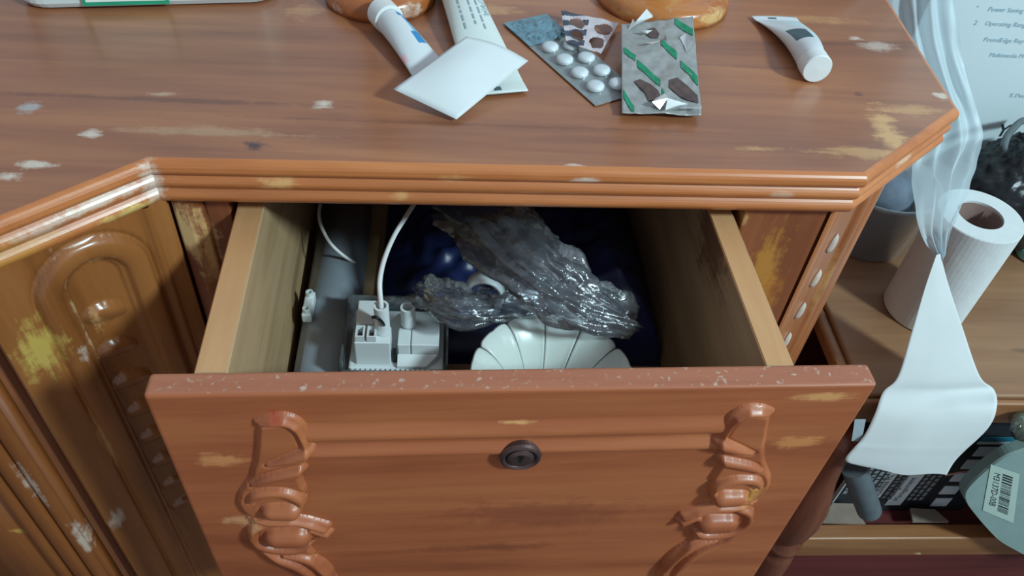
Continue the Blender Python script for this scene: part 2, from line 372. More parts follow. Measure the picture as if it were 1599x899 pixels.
p = [(.012, TOP - .0105)] + [(.0030 * (1 - math.sin(math.pi / 2 * (i / 5))), TOP - .0105 + .004 * i / 5) for i in range(6)]
p += [(.005 * (1 - math.cos(math.pi / 2 * i / 5)), TOP - .0055 + .0055 * math.sin(math.pi / 2 * i / 5)) for i in range(1, 6)]
slab('tabletop', p, M['mould'], T, M['top'])
slab('moulding_strip', [(.014, TOP - .0205)] + bead(TOP - .0205, TOP - .0108, .0008) + [(.014, TOP - .0108)], M['mould'], T)
slab('moulding_strip', [(.014, TOP - .0305)] + bead(TOP - .0305, TOP - .0208, .0012) + [(.014, TOP - .0208)], M['mould'], T)
# facet that carries the carved door
fn = np.array([fd[1], -fd[0], 0]); fn = -fn if fn[1] > 0 else fn          # outward normal of the facet
F0 = np.array([-.165, .3725, 0])
def fac(s, z, h): q = F0 + fd * s + fn * h; return (q[0], q[1], z)
DS, DZ = .054, .684
petals = [(.0555, .659), (.057, .627), (.0565, .595), (.056, .563), (.0555, .531), (.055, .499), (.055, .467), (.055, .435)]
def sstep(a, b, x): t = min(1, max(0, (x - a) / (b - a))); return t * t * (3 - 2 * t)
def doorh(s, z):
    rho = abs(s - DS) if z < DZ else math.hypot(s - DS, (z - DZ) * 1.0)
    h = -.0022 * math.exp(-((rho - .0335) / .0016) ** 2)
    t = (rho - .0255) / .0075
    if abs(t) < 1: h += .0042 * math.sqrt(1 - t * t) ** .8
    h -= .0035 * sstep(.0195, .0165, rho)
    t = (rho - .0165) / .0018
    if abs(t) < 1: h += .0022 * math.sqrt(1 - t * t)
    for ps, pz in petals:
        a = s - ps; b = z - pz - .22 * a
        rr = (a / .0125) ** 2 + ((b + 1.6 * (a ** 2) * 12) / .0075) ** 2
        if rr < 1: h += .0052 * math.sqrt(1 - rr) * (.6 + .4 * sstep(-.007, .005, b))
    h += .0016 * (sstep(.012, .0135, s) - sstep(.0155, .017, s)) - .0012 * math.exp(-((s - .0195) / .0012) ** 2)
    return h
V, F = grid(130, 330, lambda u, v: fac(.002 + u * .109, .10 + v * .621, doorh(.002 + u * .109, .10 + v * .621)))
mb = MB(); mb.add(V, F)
mb.box((0, -.016, .10), (.1115, -.004, .721), lambda a, b, c: fac(a, c, b))
mb.build('cabinet_door', M['door'], T, smooth=True)
# corner post between facet and drawer opening, stile, right front panel, facet with pearls
def prism(poly, z0, z1):
    mb = MB(); mb.loft([[(q[0], q[1], z0) for q in poly], [(q[0], q[1], z1) for q in poly]]); return mb
bevel(prism([(-.166, .375), (-.158, .3745), (-.149, .3775), (-.149, .41), (-.168, .41)], .06, .7205).build('corner_post', M['body'], T), .0012)
bevel(prism([(-.149, .381), (-.1345, .381), (-.1345, .41), (-.149, .41)], .06, .7205).build('stile', M['body'], T), .001)
bevel(prism([(.186, .3835), (.2405, .3845), (.2405, .41), (.186, .41)], .06, .7205).build('stile', M['body'], T), .001)
cdv = unit([C0[0] - B0[0], C0[1] - B0[1], 0]); cn = np.array([cdv[1], -cdv[0], 0])
P0 = np.array([.2412, .3835, 0])
def ch(s, z, h): q = P0 + cdv * s + cn * h; return (q[0], q[1], z)
def chh(s, z):
    h = 0
    for c, w, k in ((.006, .0062, .0022), (.056, .006, .003), (.068, .008, .0035)):
        t = (s - c) / w
        if abs(t) < 1: h += k * math.sqrt(1 - t * t)
    for c in (.0135, .0485): h -= .0022 * math.exp(-((s - c) / .0014) ** 2)
    return h
V, F = grid(60, 8, lambda u, v: ch(u * .0775, .06 + v * .6605, chh(u * .0775, 0)))
mb = MB(); mb.add(V, F); mb.box((0, -.02, .06), (.0775, -.003, .7205), lambda a, b, c: ch(a, c, b))
facet = mb.build('fluted_corner_panel', M['flute'], T, smooth=True)
for i in range(9):
    z = .6702 - .0344 * i; V = []
    mb = MB(); rings = []
    for j in range(7):
        t = -1 + 2 * j / 6; w = math.sqrt(max(0, 1 - t * t)) * (.0046 if t < 0 else .0038)
        rings.append([ch(.0300 + w * math.cos(q * math.pi / 7) + .0012 * t, z + .0088 * t, .0003 + .0028 * math.sin(q * math.pi / 7) * math.sqrt(max(0, 1 - t * t))) for q in range(8)])
    mb.loft(rings, False, (False, False)); mb.build('pearl_stud', M['pearl'], facet, smooth=True)
# carcass behind the fronts: sides, back, bottom and the left pedestal
prism([(-.148, .41), (-.1345, .41), (-.1345, .78), (-.148, .78)], .06, .7205).build('inner_side', M['body'], T)
prism([(.186, .41), (.2, .41), (.2, .78), (.186, .78)], .06, .7205).build('inner_side', M['body'], T)
prism([(.285, .435), (.2995, .4355), (.312, .60), (.312, .78), (.298, .78), (.298, .60)], .06, .7205).build('side_panel', M['body'], T)
prism([(-.66, .78), (.312, .78), (.312, .795), (-.66, .795)], .06, .7205).build('back_panel', M['body'], T)
prism([(-.134, .385), (.1855, .385), (.1855, .78), (-.134, .78)], .44, .4545).build('drawer_support', M['body'], T)
prism([(-.134, .383), (.1855, .3835), (.1855, .40), (-.134, .40)], .06, .4395).build('lower_front_panel', M['body'], T)
prism([(-.655, .300), (-.27, .300), (-.172, .400), (-.15, .42), (-.15, .77), (-.655, .77)], .07, .7190).build('pedestal_body', M['body'], T)
def ped(x, z, h): return (x, .2875 - h, z)
def pedh(x):
    h = 0
    for c, w, k in ((-.2665, .005, .003), (-.279, .006, .0035), (-.292, .004, .003)):
        t = (x - c) / w
        if abs(t) < 1: h += k * math.sqrt(1 - t * t)
    for c in (-.2725, -.286): h -= .002 * math.exp(-((x - c) / .0013) ** 2)
    return h - (.004 if x < -.297 else 0)
V, F = grid(120, 8, lambda u, v: ped(-.36 + u * .1, .08 + v * .638, pedh(-.36 + u * .1)))
mb = MB(); mb.add(V, F); mb.box((-.36, .2895, .08), (-.26, .2995, .718)); mb.build('pedestal_front', M['panel'], T, smooth=True)
bevel(MB().box((-.65, .288, .08), (-.361, .2995, .718)).build('pedestal_front', M['panel'], T), .002)
MB().box((-.64, .31, 0), (.27, .76, .06)).build('plinth', M['body'], T)
# turned post feet standing on the top
def post(c, r):
    prof = [(0, .0005), (r, .0005), (r * 1.0, .004), (r * .985, .009), (r * .94, .0125), (r * .80, .0145), (r * .70, .015), (r * .66, .018), (r * .60, .022), (r * .42, .028), (r * .32, .04), (r * .30, .06), (r * .42, .075), (r * .46, .085), (r * .36, .1), (r * .28, .13), (r * .34, .16), (r * .2, .172), (0, .175)]
    return MB().lathe(prof, (c[0], c[1], TOP), 56).build('turned_post', M['turned'], T, smooth=True)
post((-.056, .575), .0405)
post((.1600, .594), .0515)

# ------------------------------------------------------------------ drawer
dab = unit([.3722, .0117, 0]); dbk = np.array([-dab[1], dab[0], 0])
def dr(u, v, w): q = DA + dab * u + dbk * v; return (q[0], q[1], DA[2] + w)
DW = .3723
drawer = MB().box((.0205, .0146, -.166), (.3320, .40, -.158), dr).box((.0366, .385, -.158), (.3162, .398, -.02), dr).build('drawer', M['raw'], T)
mb = MB(); n0 = .0018
mb.box((0, 0, -.25), (DW, .0145, 0), dr)
mb.M = [1 if i == 1 else 0 for i in range(6)]
bevel(mb.build('drawer_front', [M['front'], M['front_top']], drawer), .0022, 3)
for a, b in ((.0203, .0368), (.3160, .3320)):
    mb = MB(); mb.box((a, .0148, -.158), (b, .395, -.002), dr); mb.M = [1 if i == 1 else 0 for i in range(6)]
    bevel(mb.build('drawer_side', [M['raw'], M['raw_edge']], drawer), .0008, 1)
# two half-round beads between the carvings
for w0, hw in ((-.0335, .0085), (-.0505, .0065)):
    rings = []
    for u in (.0725, .3000):
        rings.append([dr(u, -.0032 * math.sin(math.pi * (i / 12) ** 1.5), w0 + hw * (1 - 2 * i / 12)) for i in range(13)])
    mb = MB(); mb.loft([r[::-1] for r in rings], True); mb.build('bead_moulding', M['front'], drawer)
OUT1 = [(.0507, -.0212), (.057, -.017), (.065, -.0162), (.0713, -.0226), (.0744, -.0363), (.0752, -.0484), (.071, -.056), (.0695, -.0638), (.0665, -.073), (.068, -.085), (.0665, -.1), (.0615, -.113), (.045, -.118), (.0333, -.1178), (.0285, -.108), (.0273, -.099), (.030, -.088), (.0394, -.070), (.044, -.055), (.047, -.0412)]
OUT2 = [(.0333, -.1178), (.030, -.125), (.0265, -.1369), (.029, -.150), (.0365, -.165), (.048, -.185), (.056, -.2002), (.06, -.222), (.073, -.225), (.076, -.205), (.072, -.190), (.066, -.172), (.0624, -.1559), (.066, -.147), (.0767, -.1403), (.078, -.133), (.068, -.123), (.055, -.117)]
STR = [([(.0507, -.0212, .0022), (.058, -.0182, .0032), (.066, -.0185, .0034), (.0712, -.025, .0032), (.0730, -.037, .0026), (.0728, -.044, .002)], .9),
       ([(.051, -.0585, .0012), (.062, -.053, .0032), (.0735, -.0465, .0042)], 1.1), ([(.040, -.0785, .0014), (.05, -.071, .0034), (.0675, -.0645, .0036)], 1.0),
       ([(.036, -.095, .0022), (.042, -.087, .0034), (.055, -.086, .0036), (.0628, -.093, .0034), (.064, -.102, .002)], 1.0),
       ([(.047, -.1055, .0064), (.057, -.1055, .0070)], .95), ([(.032, -.117, .0024), (.045, -.1195, .003), (.060, -.1205, .0032), (.0745, -.1295, .0036)], .9),
       ([(.066, -.131, .0024), (.0755, -.1375, .0032)], .9), ([(.046, -.1370, .0085), (.057, -.1368, .0090)], .8),
       ([(.042, -.1225, .002), (.032, -.129, .003), (.0305, -.143, .003), (.038, -.1525, .0032), (.053, -.1555, .0034), (.0635, -.150, .0026)], .9),
       ([(.028, -.148, .002), (.038, -.164, .0032), (.053, -.180, .0034), (.061, -.200, .003), (.063, -.222, .002)], .9), ([(.046, -.163, .002), (.060, -.169, .0038), (.069, -.186, .0042), (.073, -.215, .003)], .9)]
def polysd(P, x, y):
    inside = False; d = 1e9; n = len(P)
    for i in range(n):
        x0, y0 = P[i - 1]; x1, y1 = P[i]
        if (y0 > y) != (y1 > y) and x < (x1 - x0) * (y - y0) / (y1 - y0) + x0: inside = not inside
        dx, dy = x1 - x0, y1 - y0; t = max(0, min(1, ((x - x0) * dx + (y - y0) * dy) / (dx * dx + dy * dy)))
        d = min(d, math.hypot(x - x0 - t * dx, y - y0 - t * dy))
    return d if inside else -d
SEG = []
for pts, k in STR:
    sp = smooth_path([(a, b, c) for a, b, c in pts], 5)
    for a, b in zip(sp[:-1], sp[1:]): SEG.append((a, b, k))
def carve(x, y):
    sd = max(polysd(OUT1, x, y), polysd(OUT2, x, y))
    h = .0034 * sstep(-.0004, .0028, sd)
    if sd < -.005: return 0
    best = 0; near = 1
    for a, b, k in SEG:
        dx, dy = b.x - a.x, b.y - a.y; q = dx * dx + dy * dy
        t = max(0, min(1, ((x - a.x) * dx + (y - a.y) * dy) / q)) if q else 0
        r = a.z + (b.z - a.z) * t; d = math.hypot(x - a.x - t * dx, y - a.y - t * dy)
        near = min(near, d - r)
        if d < r: best = max(best, k * math.sqrt(r * r - d * d))
    if near > 0 and h > .0008: h -= .0016 * max(0, 1 - near / .0022)
    return max(0, h) + best
NU, NW = 112, 380; U0, U1, W0, W1 = .024, .080, -.2295, -.0135
H = [[carve(U0 + (U1 - U0) * i / NU, W0 + (W1 - W0) * j / NW) for i in range(NU + 1)] for j in range(NW + 1)]
H = np.array(H); Hm = H > 2e-5
for _ in range(2):
    Hp = np.pad(H, 1, mode='edge'); H = (Hp[1:-1, 1:-1] * 4 + 2 * (Hp[:-2, 1:-1] + Hp[2:, 1:-1] + Hp[1:-1, :-2] + Hp[1:-1, 2:]) + Hp[:-2, :-2] + Hp[:-2, 2:] + Hp[2:, :-2] + Hp[2:, 2:]) / 16
H = np.where(Hm, H, 0)
def carving(flip):
    V = []; F = []; idx = {}
    def vid(i, j):
        if (i, j) not in idx:
            u = U0 + (U1 - U0) * i / NU
            if flip: u = DW - u - .0015
            h = H[j][i]; idx[(i, j)] = len(V); V.append(dr(u, -(h if h > 2e-5 else -.0006), W0 + (W1 - W0) * j / NW))
        return idx[(i, j)]
    for j in range(NW):
        for i in range(NU):
            if max(H[j][i], H[j][i + 1], H[j + 1][i], H[j + 1][i + 1]) > 2e-5:
                f = (vid(i, j), vid(i + 1, j), vid(i + 1, j + 1), vid(i, j + 1)); F.append(f[::-1] if flip else f)
    return mesh('scroll_carving', V, F, M['front'], drawer, smooth=True)
carving(False); carving(True)
# lock: ring, cylinder, keyhole
mb = MB(); c = Vector(dr(.1868, -.0030, -.0562)); ax = tuple(-dbk)
mb.lathe([(.0118, -.003), (.0118, 0), (.0112, .0016), (.0098, .0022), (.0086, .0014), (.0078, .0004), (.0074, .0018), (.0055, .0028), (0, .0031)], c, 40, ax, 0)
mb.box((.1860, -.0064, -.0575), (.1876, -.0059, -.0515), dr, 1); mb.lathe([(.0017, .0060), (.0017, .0064), (0, .0064)], dr(.1868, 0, -.0525), 16, ax, 1)
mb.build('drawer_lock', [M['metal'], M['keyhole']], drawer, smooth=False)

FLOOR_D = DA[2] - .158                            # inside floor of the drawer
# ------------------------------------------------------------------ things in the drawer
# grey pipe lying along the left side
mb = MB(); yy0, yy1 = .275, .575; px_, pz_, pr_ = -.0875, FLOOR_D + .0215, .0212
prof = [(pr_ * .86, 0), (pr_, 0), (pr_, yy1 - yy0), (pr_ * .86, yy1 - yy0), (pr_ * .86, 0)]
mb.lathe(prof, (px_, yy0, pz_), 36, (-.012, 1, 0)); mb.build('pipe', M['pipe'], None, smooth=True, loc=(px_, yy0, FLOOR_D), label='grey plastic pipe lying along the left side of the drawer', cat='pipe')
# little white terminal connector standing against the wall, resting on the pipe
q = np.array((-.1028, .4045, pz_ + .0185))
t = thing('terminal_connector', 'tiny white terminal connector between the grey pipe and the drawer side', 'connector', q)
mb = MB()
mb.box((-.0035, -.012, 0), (.0035, .012, .008), lambda a, b, c: (q[0] + a, q[1] + b, q[2] + c)); bevel(mb.build('connector_body', M['white_plastic'], t), .001)
for dy in (-.008, .008):
    MB().lathe([(.0028, 0), (.0028, .004), (.0018, .004), (.0018, .001)], (q[0], q[1] + dy, q[2] + .0075), 12).build('screw_collar', M['white_plastic'], t)
# brown-red fibre tuft by the front
mb = MB(); rnd = random.Random(3)
for i in range(240):
    a = Vector((-.085 + rnd.uniform(-.016, .016), .285 + rnd.uniform(-.008, .03), FLOOR_D + .043 + rnd.uniform(-.004, .014)))
    a.z = max(a.z, pz_ + math.sqrt(max(0, (pr_ + .001) ** 2 - (a.x - px_) ** 2)))
    d = Vector((rnd.uniform(-1, 1), rnd.uniform(-1, 1), rnd.uniform(.0, .7))).normalized() * rnd.uniform(.006, .014)
    mb.tube([a, a + d * .5 + Vector((0, 0, .002)), a + d], .0005, 4)
mb.build('fibre_tuft', M['fuzz'], None, label='brown-red fibre tuft lying on the near end of the grey pipe', cat='fibre', kind='stuff')

# socket mechanism in a clear tray
sx0, sx1, sy0, sy1, sz = -.0720, -.0008, .338, .402, .600
S = thing('socket_mechanism', 'white plastic electrical socket mechanism with two round towers in a clear tray', 'socket', ((sx0 + sx1) / 2, (sy0 + sy1) / 2, FLOOR_D))
mb = MB(); mb.box((sx0, sy0, sz - .012), (sx1, sy1, sz - .008))
for a, b in (((sx0, sy0, sz - .008), (sx0 + .0012, sy1, sz + .012)), ((sx1 - .0012, sy0, sz - .008), (sx1, sy1, sz + .012)), ((sx0 + .0013, sy1 - .0012, sz - .008), (sx1 - .0013, sy1, sz + .010)), ((sx0 + .0013, sy0, sz - .008), (sx1 - .0013, sy0 + .0012, sz + .003))): mb.box(a, b)
mb.build('clear_tray', M['tray'], S)
mb = MB(); mb.box((sx0 + .004, sy0 + .006, sz - .0075), (sx1 - .003, sy1 - .004, sz - .001)); bevel(mb.build('base_plate', M['white_plastic'], S), .0015)
mb = MB(); n = 16
for i in range(n):
    x = sx0 + .006 + i * (.054 / n); mb.box((x, sy0 + .002, sz - .0075), (x + .0021, sy0 + .0058, sz - .001))
mb.build('serrated_edge', M['white_plastic'], S, kind='stuff')
def blk(name, a, b, w=.0008): return bevel(MB().box(a, b).build(name, M['white_plastic'], S), w)
X = lambda v: sx0 + v * 1.075
blk('terminal_block', (X(.0085), .347, sz - .0005), (X(.0305), .362, sz + .022))
blk('terminal_block', (X(.0085), .3625, sz - .0005), (X(.020), .384, sz + .024))
for x in (.0095, .0165): 
    b_ = MB().box((X(x), .3475, sz + .0225), (X(x + .0055), .3485, sz + .0275)).box((X(x), .3565, sz + .0225), (X(x + .0055), .3575, sz + .0275)).box((X(x), .3486, sz + .0225), (X(x + .001), .3564, sz + .0275)).box((X(x + .0045), .3486, sz + .0225), (X(x + .0055), .3564, sz + .0275)); b_.build('screw_well', M['white_plastic'], S)
    MB().lathe([(.0017, 0), (.0017, .002), (0, .002)], (X(x + .0028), .3525, sz + .0225), 12).build('screw', M['metal'], S)
def tower(x, y, z0, z1, r):
    mb = MB(); mb.lathe([(r, 0), (r, z1 - z0), (r * .68, z1 - z0), (r * .68, z1 - z0 - .01), (0, z1 - z0 - .01)], (x, y, z0), 24)
    return mb.build('round_tower', M['white_plastic'], S, smooth=False)
tower(X(.0255), .3575, sz + .0225, sz + .047, .0050)
tower(X(.0405), .3715, sz + .0140, sz + .0310, .0050)
blk('switch_block', (X(.0345), .352, sz - .0005), (X(.0425), .366, sz + .0145))
blk('switch_block', (X(.0430), .352, sz - .0005), (X(.0605), .366, sz + .0145))
mb = MB(); mb.loft([[(X(.0345), .3665, sz - .0005), (X(.0605), .3665, sz - .0005), (X(.0605), .3665, sz + .0135), (X(.0345), .3665, sz + .0135)], [(X(.036), .392, sz - .0005), (X(.060), .392, sz - .0005), (X(.060), .392, sz + .003), (X(.036), .392, sz + .003)]]); bevel(mb.build('sloping_cover', M['white_plastic'], S), .0006)
mb = MB(); mb.loft([[(X(.0345), .3440, sz - .0005), (X(.0535), .3440, sz - .0005), (X(.0525), .3440, sz + .0015), (X(.0345), .3440, sz + .0015)], [(X(.0345), .3515, sz - .0005), (X(.0600), .3515, sz - .0005), (X(.0600), .3515, sz + .0055), (X(.0345), .3515, sz + .0055)]]); mb.build('sloping_cover', M['white_plastic'], S)
MB().box((X(.0315), .349, sz - .0005), (X(.0338), .353, sz + .010)).build('dark_slot', M['black_stuff'], S)
MB().tube(smooth_path([(X(.0205), .3518, sz + .042), (X(.0235), .3505, sz + .043), (X(.0262), .3512, sz + .038), (X(.0270), .3522, sz + .034)]), .0011, 8).build('black_loop', M['black_stuff'], S, smooth=True)
# white cable rising from the tower into the dark
def opx(x, y, z): return tuple(onz(x, y, z))
pts = [(X(.0255), .3575, sz + .038), (X(.0255), .3575, sz + .049), opx(593, 440, .660), opx(600, 405, .664), opx(616, 367, .666), opx(637, 333, .664), opx(650, 308, .655), opx(640, 285, .62)]
MB().tube(smooth_path(pts, 8), .0017, 10).build('cable', M['cable'], None, smooth=True, label='white cable rising in a curve from the socket tower', cat='cable')
pts = [opx(500, 318, .62), opx(498, 335, .622), opx(503, 356, .620), opx(518, 382, .612), opx(542, 403, .596), opx(566, 416, .575)]
MB().tube(smooth_path(pts, 8), .0013, 8).build('cable', M['cable'], None, smooth=True, label='thin grey-white cable drooping over the far end of the pipe', cat='cable')

# fluted lamp shade, petals fused at a collar
LC = Vector((.0620, .3110, .5755)); RIM = .0508; HT = .060
tilt = Matrix.Rotation(math.radians(4), 4, 'Y') @ Matrix.Rotation(math.radians(3), 4, 'X')
L_ = thing('flower_lamp', 'white flower-shaped lamp shade with fluted petals, open side up', 'lamp shade', LC)
NP = 12
def petal_mesh():
    V = []; nu, nv = 12, 12; th = .0013; ha = math.pi / NP * (.972)
    def pt(a, t, off):
        # a in -1..1 across, t 0..1 from collar to rim
        r = .015 + (RIM - .015) * (t ** 1.35); z = HT * (1 - (1 - t) ** 1.7) * .98
        bul = (1 - abs(a) ** 8)
        r += .0012 * t * bul
        z += (.0015 * bul - .0012 * math.exp(-((a - .15) / .16) ** 2)) * sstep(.75, 1, t)
        r += off; an = a * ha
        return (r * math.sin(an), r * math.cos(an), z)
    for off in (0, th):
        for j in range(nv + 1):
            for i in range(nu + 1): V.append(pt(-1 + 2 * i / nu, j / nv, off))
    k = nu + 1; n = k * (nv + 1); F = []
    for j in range(nv):
        for i in range(nu):
            a = j * k + i; F.append((a, a + k, a + k + 1, a + 1)); F.append((a + n, a + n + 1, a + n + k + 1, a + n + k))
    for i in range(nu):
        a = nv * k + i; F.append((a, a + n, a + n + 1, a + 1)); a = i; F.append((a, a + 1, a + n + 1, a + n))
    for j in range(nv):
        a = j * k; F.append((a, a + n, a + n + k, a + k)); a = j * k + nu; F.append((a, a + k, a + k + n, a + n))
    me = bpy.data.meshes.new('petal'); me.from_pydata(V, [], F); me.materials.append(M['porcelain'])
    me.polygons.foreach_set('use_smooth', [True] * len(F)); me.update(); return me
L_.matrix_world = Matrix.Translation(LC) @ tilt
pm = petal_mesh()
for i in range(NP):
    o = bpy.data.objects.new('petal', pm); COL.objects.link(o); o.parent = L_; o.rotation_euler = (0, 0, 2 * math.pi * (i + .62) / NP)
ORG[L_.name] = np.array((0, 0, 0))
MB().lathe([(.0135, -.026), (.0165, -.026), (.0165, -.004), (.0175, .001), (.0130, .002), (.0135, -.026)], (0, 0, 0), 32).build('collar', M['porcelain'], L_, smooth=True)
# glossy dark lump between socket and shade
mb = MB(); c = Vector((.0075, .318, FLOOR_D + .0275)); rings = []
for j in range(13):
    th = math.pi * j / 12
    rings.append([tuple(c + Vector((math.sin(th) * math.cos(a) * .015, math.sin(th) * math.sin(a) * .021, -math.cos(th) * .027)) * (1 + .16 * noise.noise(Vector((math.cos(a) * 2, math.sin(a) * 2, th * 2))))) for a in [2 * math.pi * i / 20 for i in range(20)]])
mb.loft(rings, True, (True, True)); mb.build('lamp_holder', plain('glossy_black_plastic', (18, 18, 22), .12), None, smooth=True, label='glossy black lump between the socket mechanism and the lamp shade', cat='lamp holder')

# navy bag filling the back of the drawer
def navy(u, v):
    x = -.058 + u * .222; y = .388 + v * .205
    f = min(1, 6 * u, 6 * (1 - u), 5 * v, 6 * (1 - v))
    z = FLOOR_D + .003 + (f ** .6) * (.022 + .022 * u + .030 * sstep(.55, 1, u) * sstep(.9, .25, v))
    z += f * (.012 * noise.noise(Vector((x * 30, y * 30, 2))) + .006 * noise.noise(Vector((x * 80, y * 80, 5))))
    return (x, y, max(z, FLOOR_D + .002))
V, F = grid(80, 80, navy)
mb = MB(); mb.add(V, F)
rim = [i for i in range(81)] + [81 * j + 80 for j in range(1, 81)] + [81 * 80 + i for i in range(79, -1, -1)] + [81 * j for j in range(79, 0, -1)]
b0 = len(mb.V); mb.V += [(mb.V[i][0], mb.V[i][1], FLOOR_D + .0005) for i in rim]; k = len(rim)
mb.F += [[rim[(i + 1) % k], rim[i], b0 + i, b0 + (i + 1) % k] for i in range(k)] + [[b0 + i for i in range(k)]]; mb.M += [0] * (k + 1)
mb.build('plastic_bag', M['navy'], None, smooth=True, label='crumpled navy blue bag filling the dark back of the drawer', cat='bag')
# white ring fitting
q = onz(757, 456, .645)
mb = MB(); mb.lathe([(.0115, 0), (.0135, 0), (.0138, .011), (.0125, .0125), (.0108, .0115), (.0108, .0005), (.0115, 0)], (q[0] + .001, q[1] + .012, .6385), 40, (-.12, -1, .12))
mb.build('pipe_fitting', M['white_plastic'], None, smooth=True, label='white plastic ring fitting under the clear bag', cat='pipe fitting')
# clear plastic bag: two crumpled lobes, one sheet each
C_ = thing('plastic_bag', 'clear crinkled plastic bag twisted across the middle of the drawer', 'bag', (.06, .42, FLOOR_D))
def crumple(path, wid, name, seed, nu=110, nv=60, amp=1.0, flat=.32):
    sp = smooth_path(path, 10); n = len(sp) - 1
    def f(u, v):
        k = min(int(u * n), n - 1); t = u * n - k; p = sp[k].lerp(sp[k + 1], t); d = (sp[k + 1] - sp[k]).normalized()
        side = d.cross(Vector((0, 0, 1))).normalized(); upv = side.cross(d)
        w = wid[0] + (wid[1] - wid[0]) * u if len(wid) == 2 else np.interp(u, np.linspace(0, 1, len(wid)), wid)
        a = v * 2 * math.pi; q = p + side * math.cos(a) * w + upv * math.sin(a) * w * flat
        s = Vector((seed, seed * 1.7, 0))
        e = Vector((u * 1.7 * (len(path) / 5), 1.9 * math.cos(a), 1.9 * math.sin(a))) + s
        dn = amp * (.007 * noise.noise(e) + .013 * (abs(noise.noise(e * 1.7)) - .2) + .0065 * (abs(noise.noise(e * 3.6 + s)) - .15) + .0025 * (abs(noise.noise(e * 8 + s)) - .15))
        q += (upv * math.sin(a) + side * math.cos(a)).normalized() * dn
        q.z = max(q.z, FLOOR_D + .002); return tuple(q)
    V, F = grid(nu, nv, f); return mesh(name, V, F, M['bag'], C_, smooth=True)
crumple([opx(742, 318, .655), opx(775, 350, .668), opx(815, 392, .674), opx(870, 440, .668), opx(930, 480, .658), opx(990, 505, .645)], [.028, .027, .025, .022, .018, .008], 'crumpled_film', 3.1, flat=.5)
crumple([opx(655, 452, .632), opx(680, 460, .640), opx(725, 474, .643), opx(790, 478, .638), opx(850, 482, .632)], [.006, .014, .014, .012, .010], 'crumpled_film', 9.4, 80, 50, .8, .5)

# ------------------------------------------------------------------ things on the table top
# white plastic box at the left
bl = onz(48, 18); br = onz(418, 8)
bu = unit(br - bl); bv = np.array([-bu[1], bu[0], 0]); bw = np.linalg.norm(br - bl)
def bx(a, b, c): q = bl + bu * a + bv * b; return (q[0], q[1], TOP + c)
P = thing('plastic_box', 'white plastic box with rounded corners at the left back of the table', 'box', bl + bu * bw / 2 + bv * .05)
def rrect(x0, x1, y0, y1, r, n=6):
    out = []
    for cx, cy, a0 in ((x1 - r, y0 + r, -90), (x1 - r, y1 - r, 0), (x0 + r, y1 - r, 90), (x0 + r, y0 + r, 180)):
        for i in range(n + 1): a = math.radians(a0 + 90 * i / n); out.append((cx + r * math.cos(a), cy + r * math.sin(a)))
    return out
mb = MB(); rings = []
for ins, z in ((.006, .0003), (.002, .0015), (0, .005), (-.001, .030), (-.0015, .044)):
    rings.append([bx(a, b, z) for a, b in rrect(-.008 + ins, bw + .008 - ins, ins, .11 - ins, .018)])
mb.loft(rings, True, (True, True)); mb.build('box_body', M['white_plastic'], P, smooth=False)
mb = MB(); rings = []
for ins, z in ((.0, .0445), (-.003, .046), (-.003, .052), (0, .0545), (.006, .056)):
    rings.append([bx(a, b, z) for a, b in rrect(-.008 + ins, bw + .008 - ins, ins, .11 - ins, .018)])
mb.loft(rings, True, (True, True)); mb.build('box_lid', M['white_plastic'], P)
lb = MB().box((.035, -.0022, .004), (.091, -.0012, .042), bx).build('paper_label', M['green_label'], P)
MB().box((.0372, -.0026, .0068), (.0888, -.0023, .0395), bx).build('label_face', M['label_white'], lb)

# lofted tubes: round at the cap, flat at the crimped end
def soft_tube(root, c0, c1, r, wc, bodymat, prints, capr, capl, z0=TOP, crimp=.006, bend=0.0):
    """c0 cap end, c1 crimp end, both (x, y); prints = [(u0, u1, v0, v1, material)], u across the top -1..1, v along"""
    c0 = np.array(c0, float); c1 = np.array(c1, float); Ln = np.linalg.norm(c1 - c0); d = (c1 - c0) / Ln; sd = np.array([d[1], -d[0]])
    nv, nu = 64, 48
    def ctr(t): return c0 + d * Ln * t + sd * bend * math.sin(math.pi * t)
    def surf(u, t, off=0):
        """u angle in turns from the top, right-handed"""
        k = min(1, max(0, (t - .04) / .92)); rx = r + (wc - r) * k ** 1.1; rz = max(.0007, r * (1 - k ** 1.5))
        a = u * 2 * math.pi; s = math.sin(a); c = math.cos(a)
        zc = z0 + .0006 + max(rz, r * .0) + .0012 * k
        q = ctr(t) + sd * (rx + off) * s
        return (q[0], q[1], zc + (rz + off) * c)
    mats = [bodymat] + [p[4] for p in prints]
    V = []; F = []; fm = []
    for j in range(nv + 1):
        for i in range(nu): V.append(surf(i / nu, j / nv))
    for j in range(nv):
        for i in range(nu):
            F.append((j * nu + i, (j + 1) * nu + i, (j + 1) * nu + (i + 1) % nu, j * nu + (i + 1) % nu))
            uu = (i + .5) / nu; uu = uu - 1 if uu > .5 else uu; v = (j + .5) / nv; mi = 0
            for n, (u0, u1, v0, v1, _) in enumerate(prints):
                if u0 <= uu * 4 <= u1 and v0 <= v <= v1: mi = n + 1
            fm.append(mi)
    F.append(tuple(range(nu))); fm.append(0); F.append(tuple(nv * nu + i for i in range(nu))[::-1]); fm.append(0)
    o = mesh('tube_body', V, F, None, root, smooth=True, mats=mats, fm=fm)
    p = c0 - d * .0002
    mb = MB(); mb.lathe([(0, .0), (capr * .8, .0), (capr, .0006), (capr, capl - .0015), (capr * .94, capl - .0004), (0, capl)], (p[0], p[1], z0 + .0006 + capr), 40, (-d[0], -d[1], 0))
    mb.build('screw_cap', M['white_cap'], root, smooth=False)
    return surf
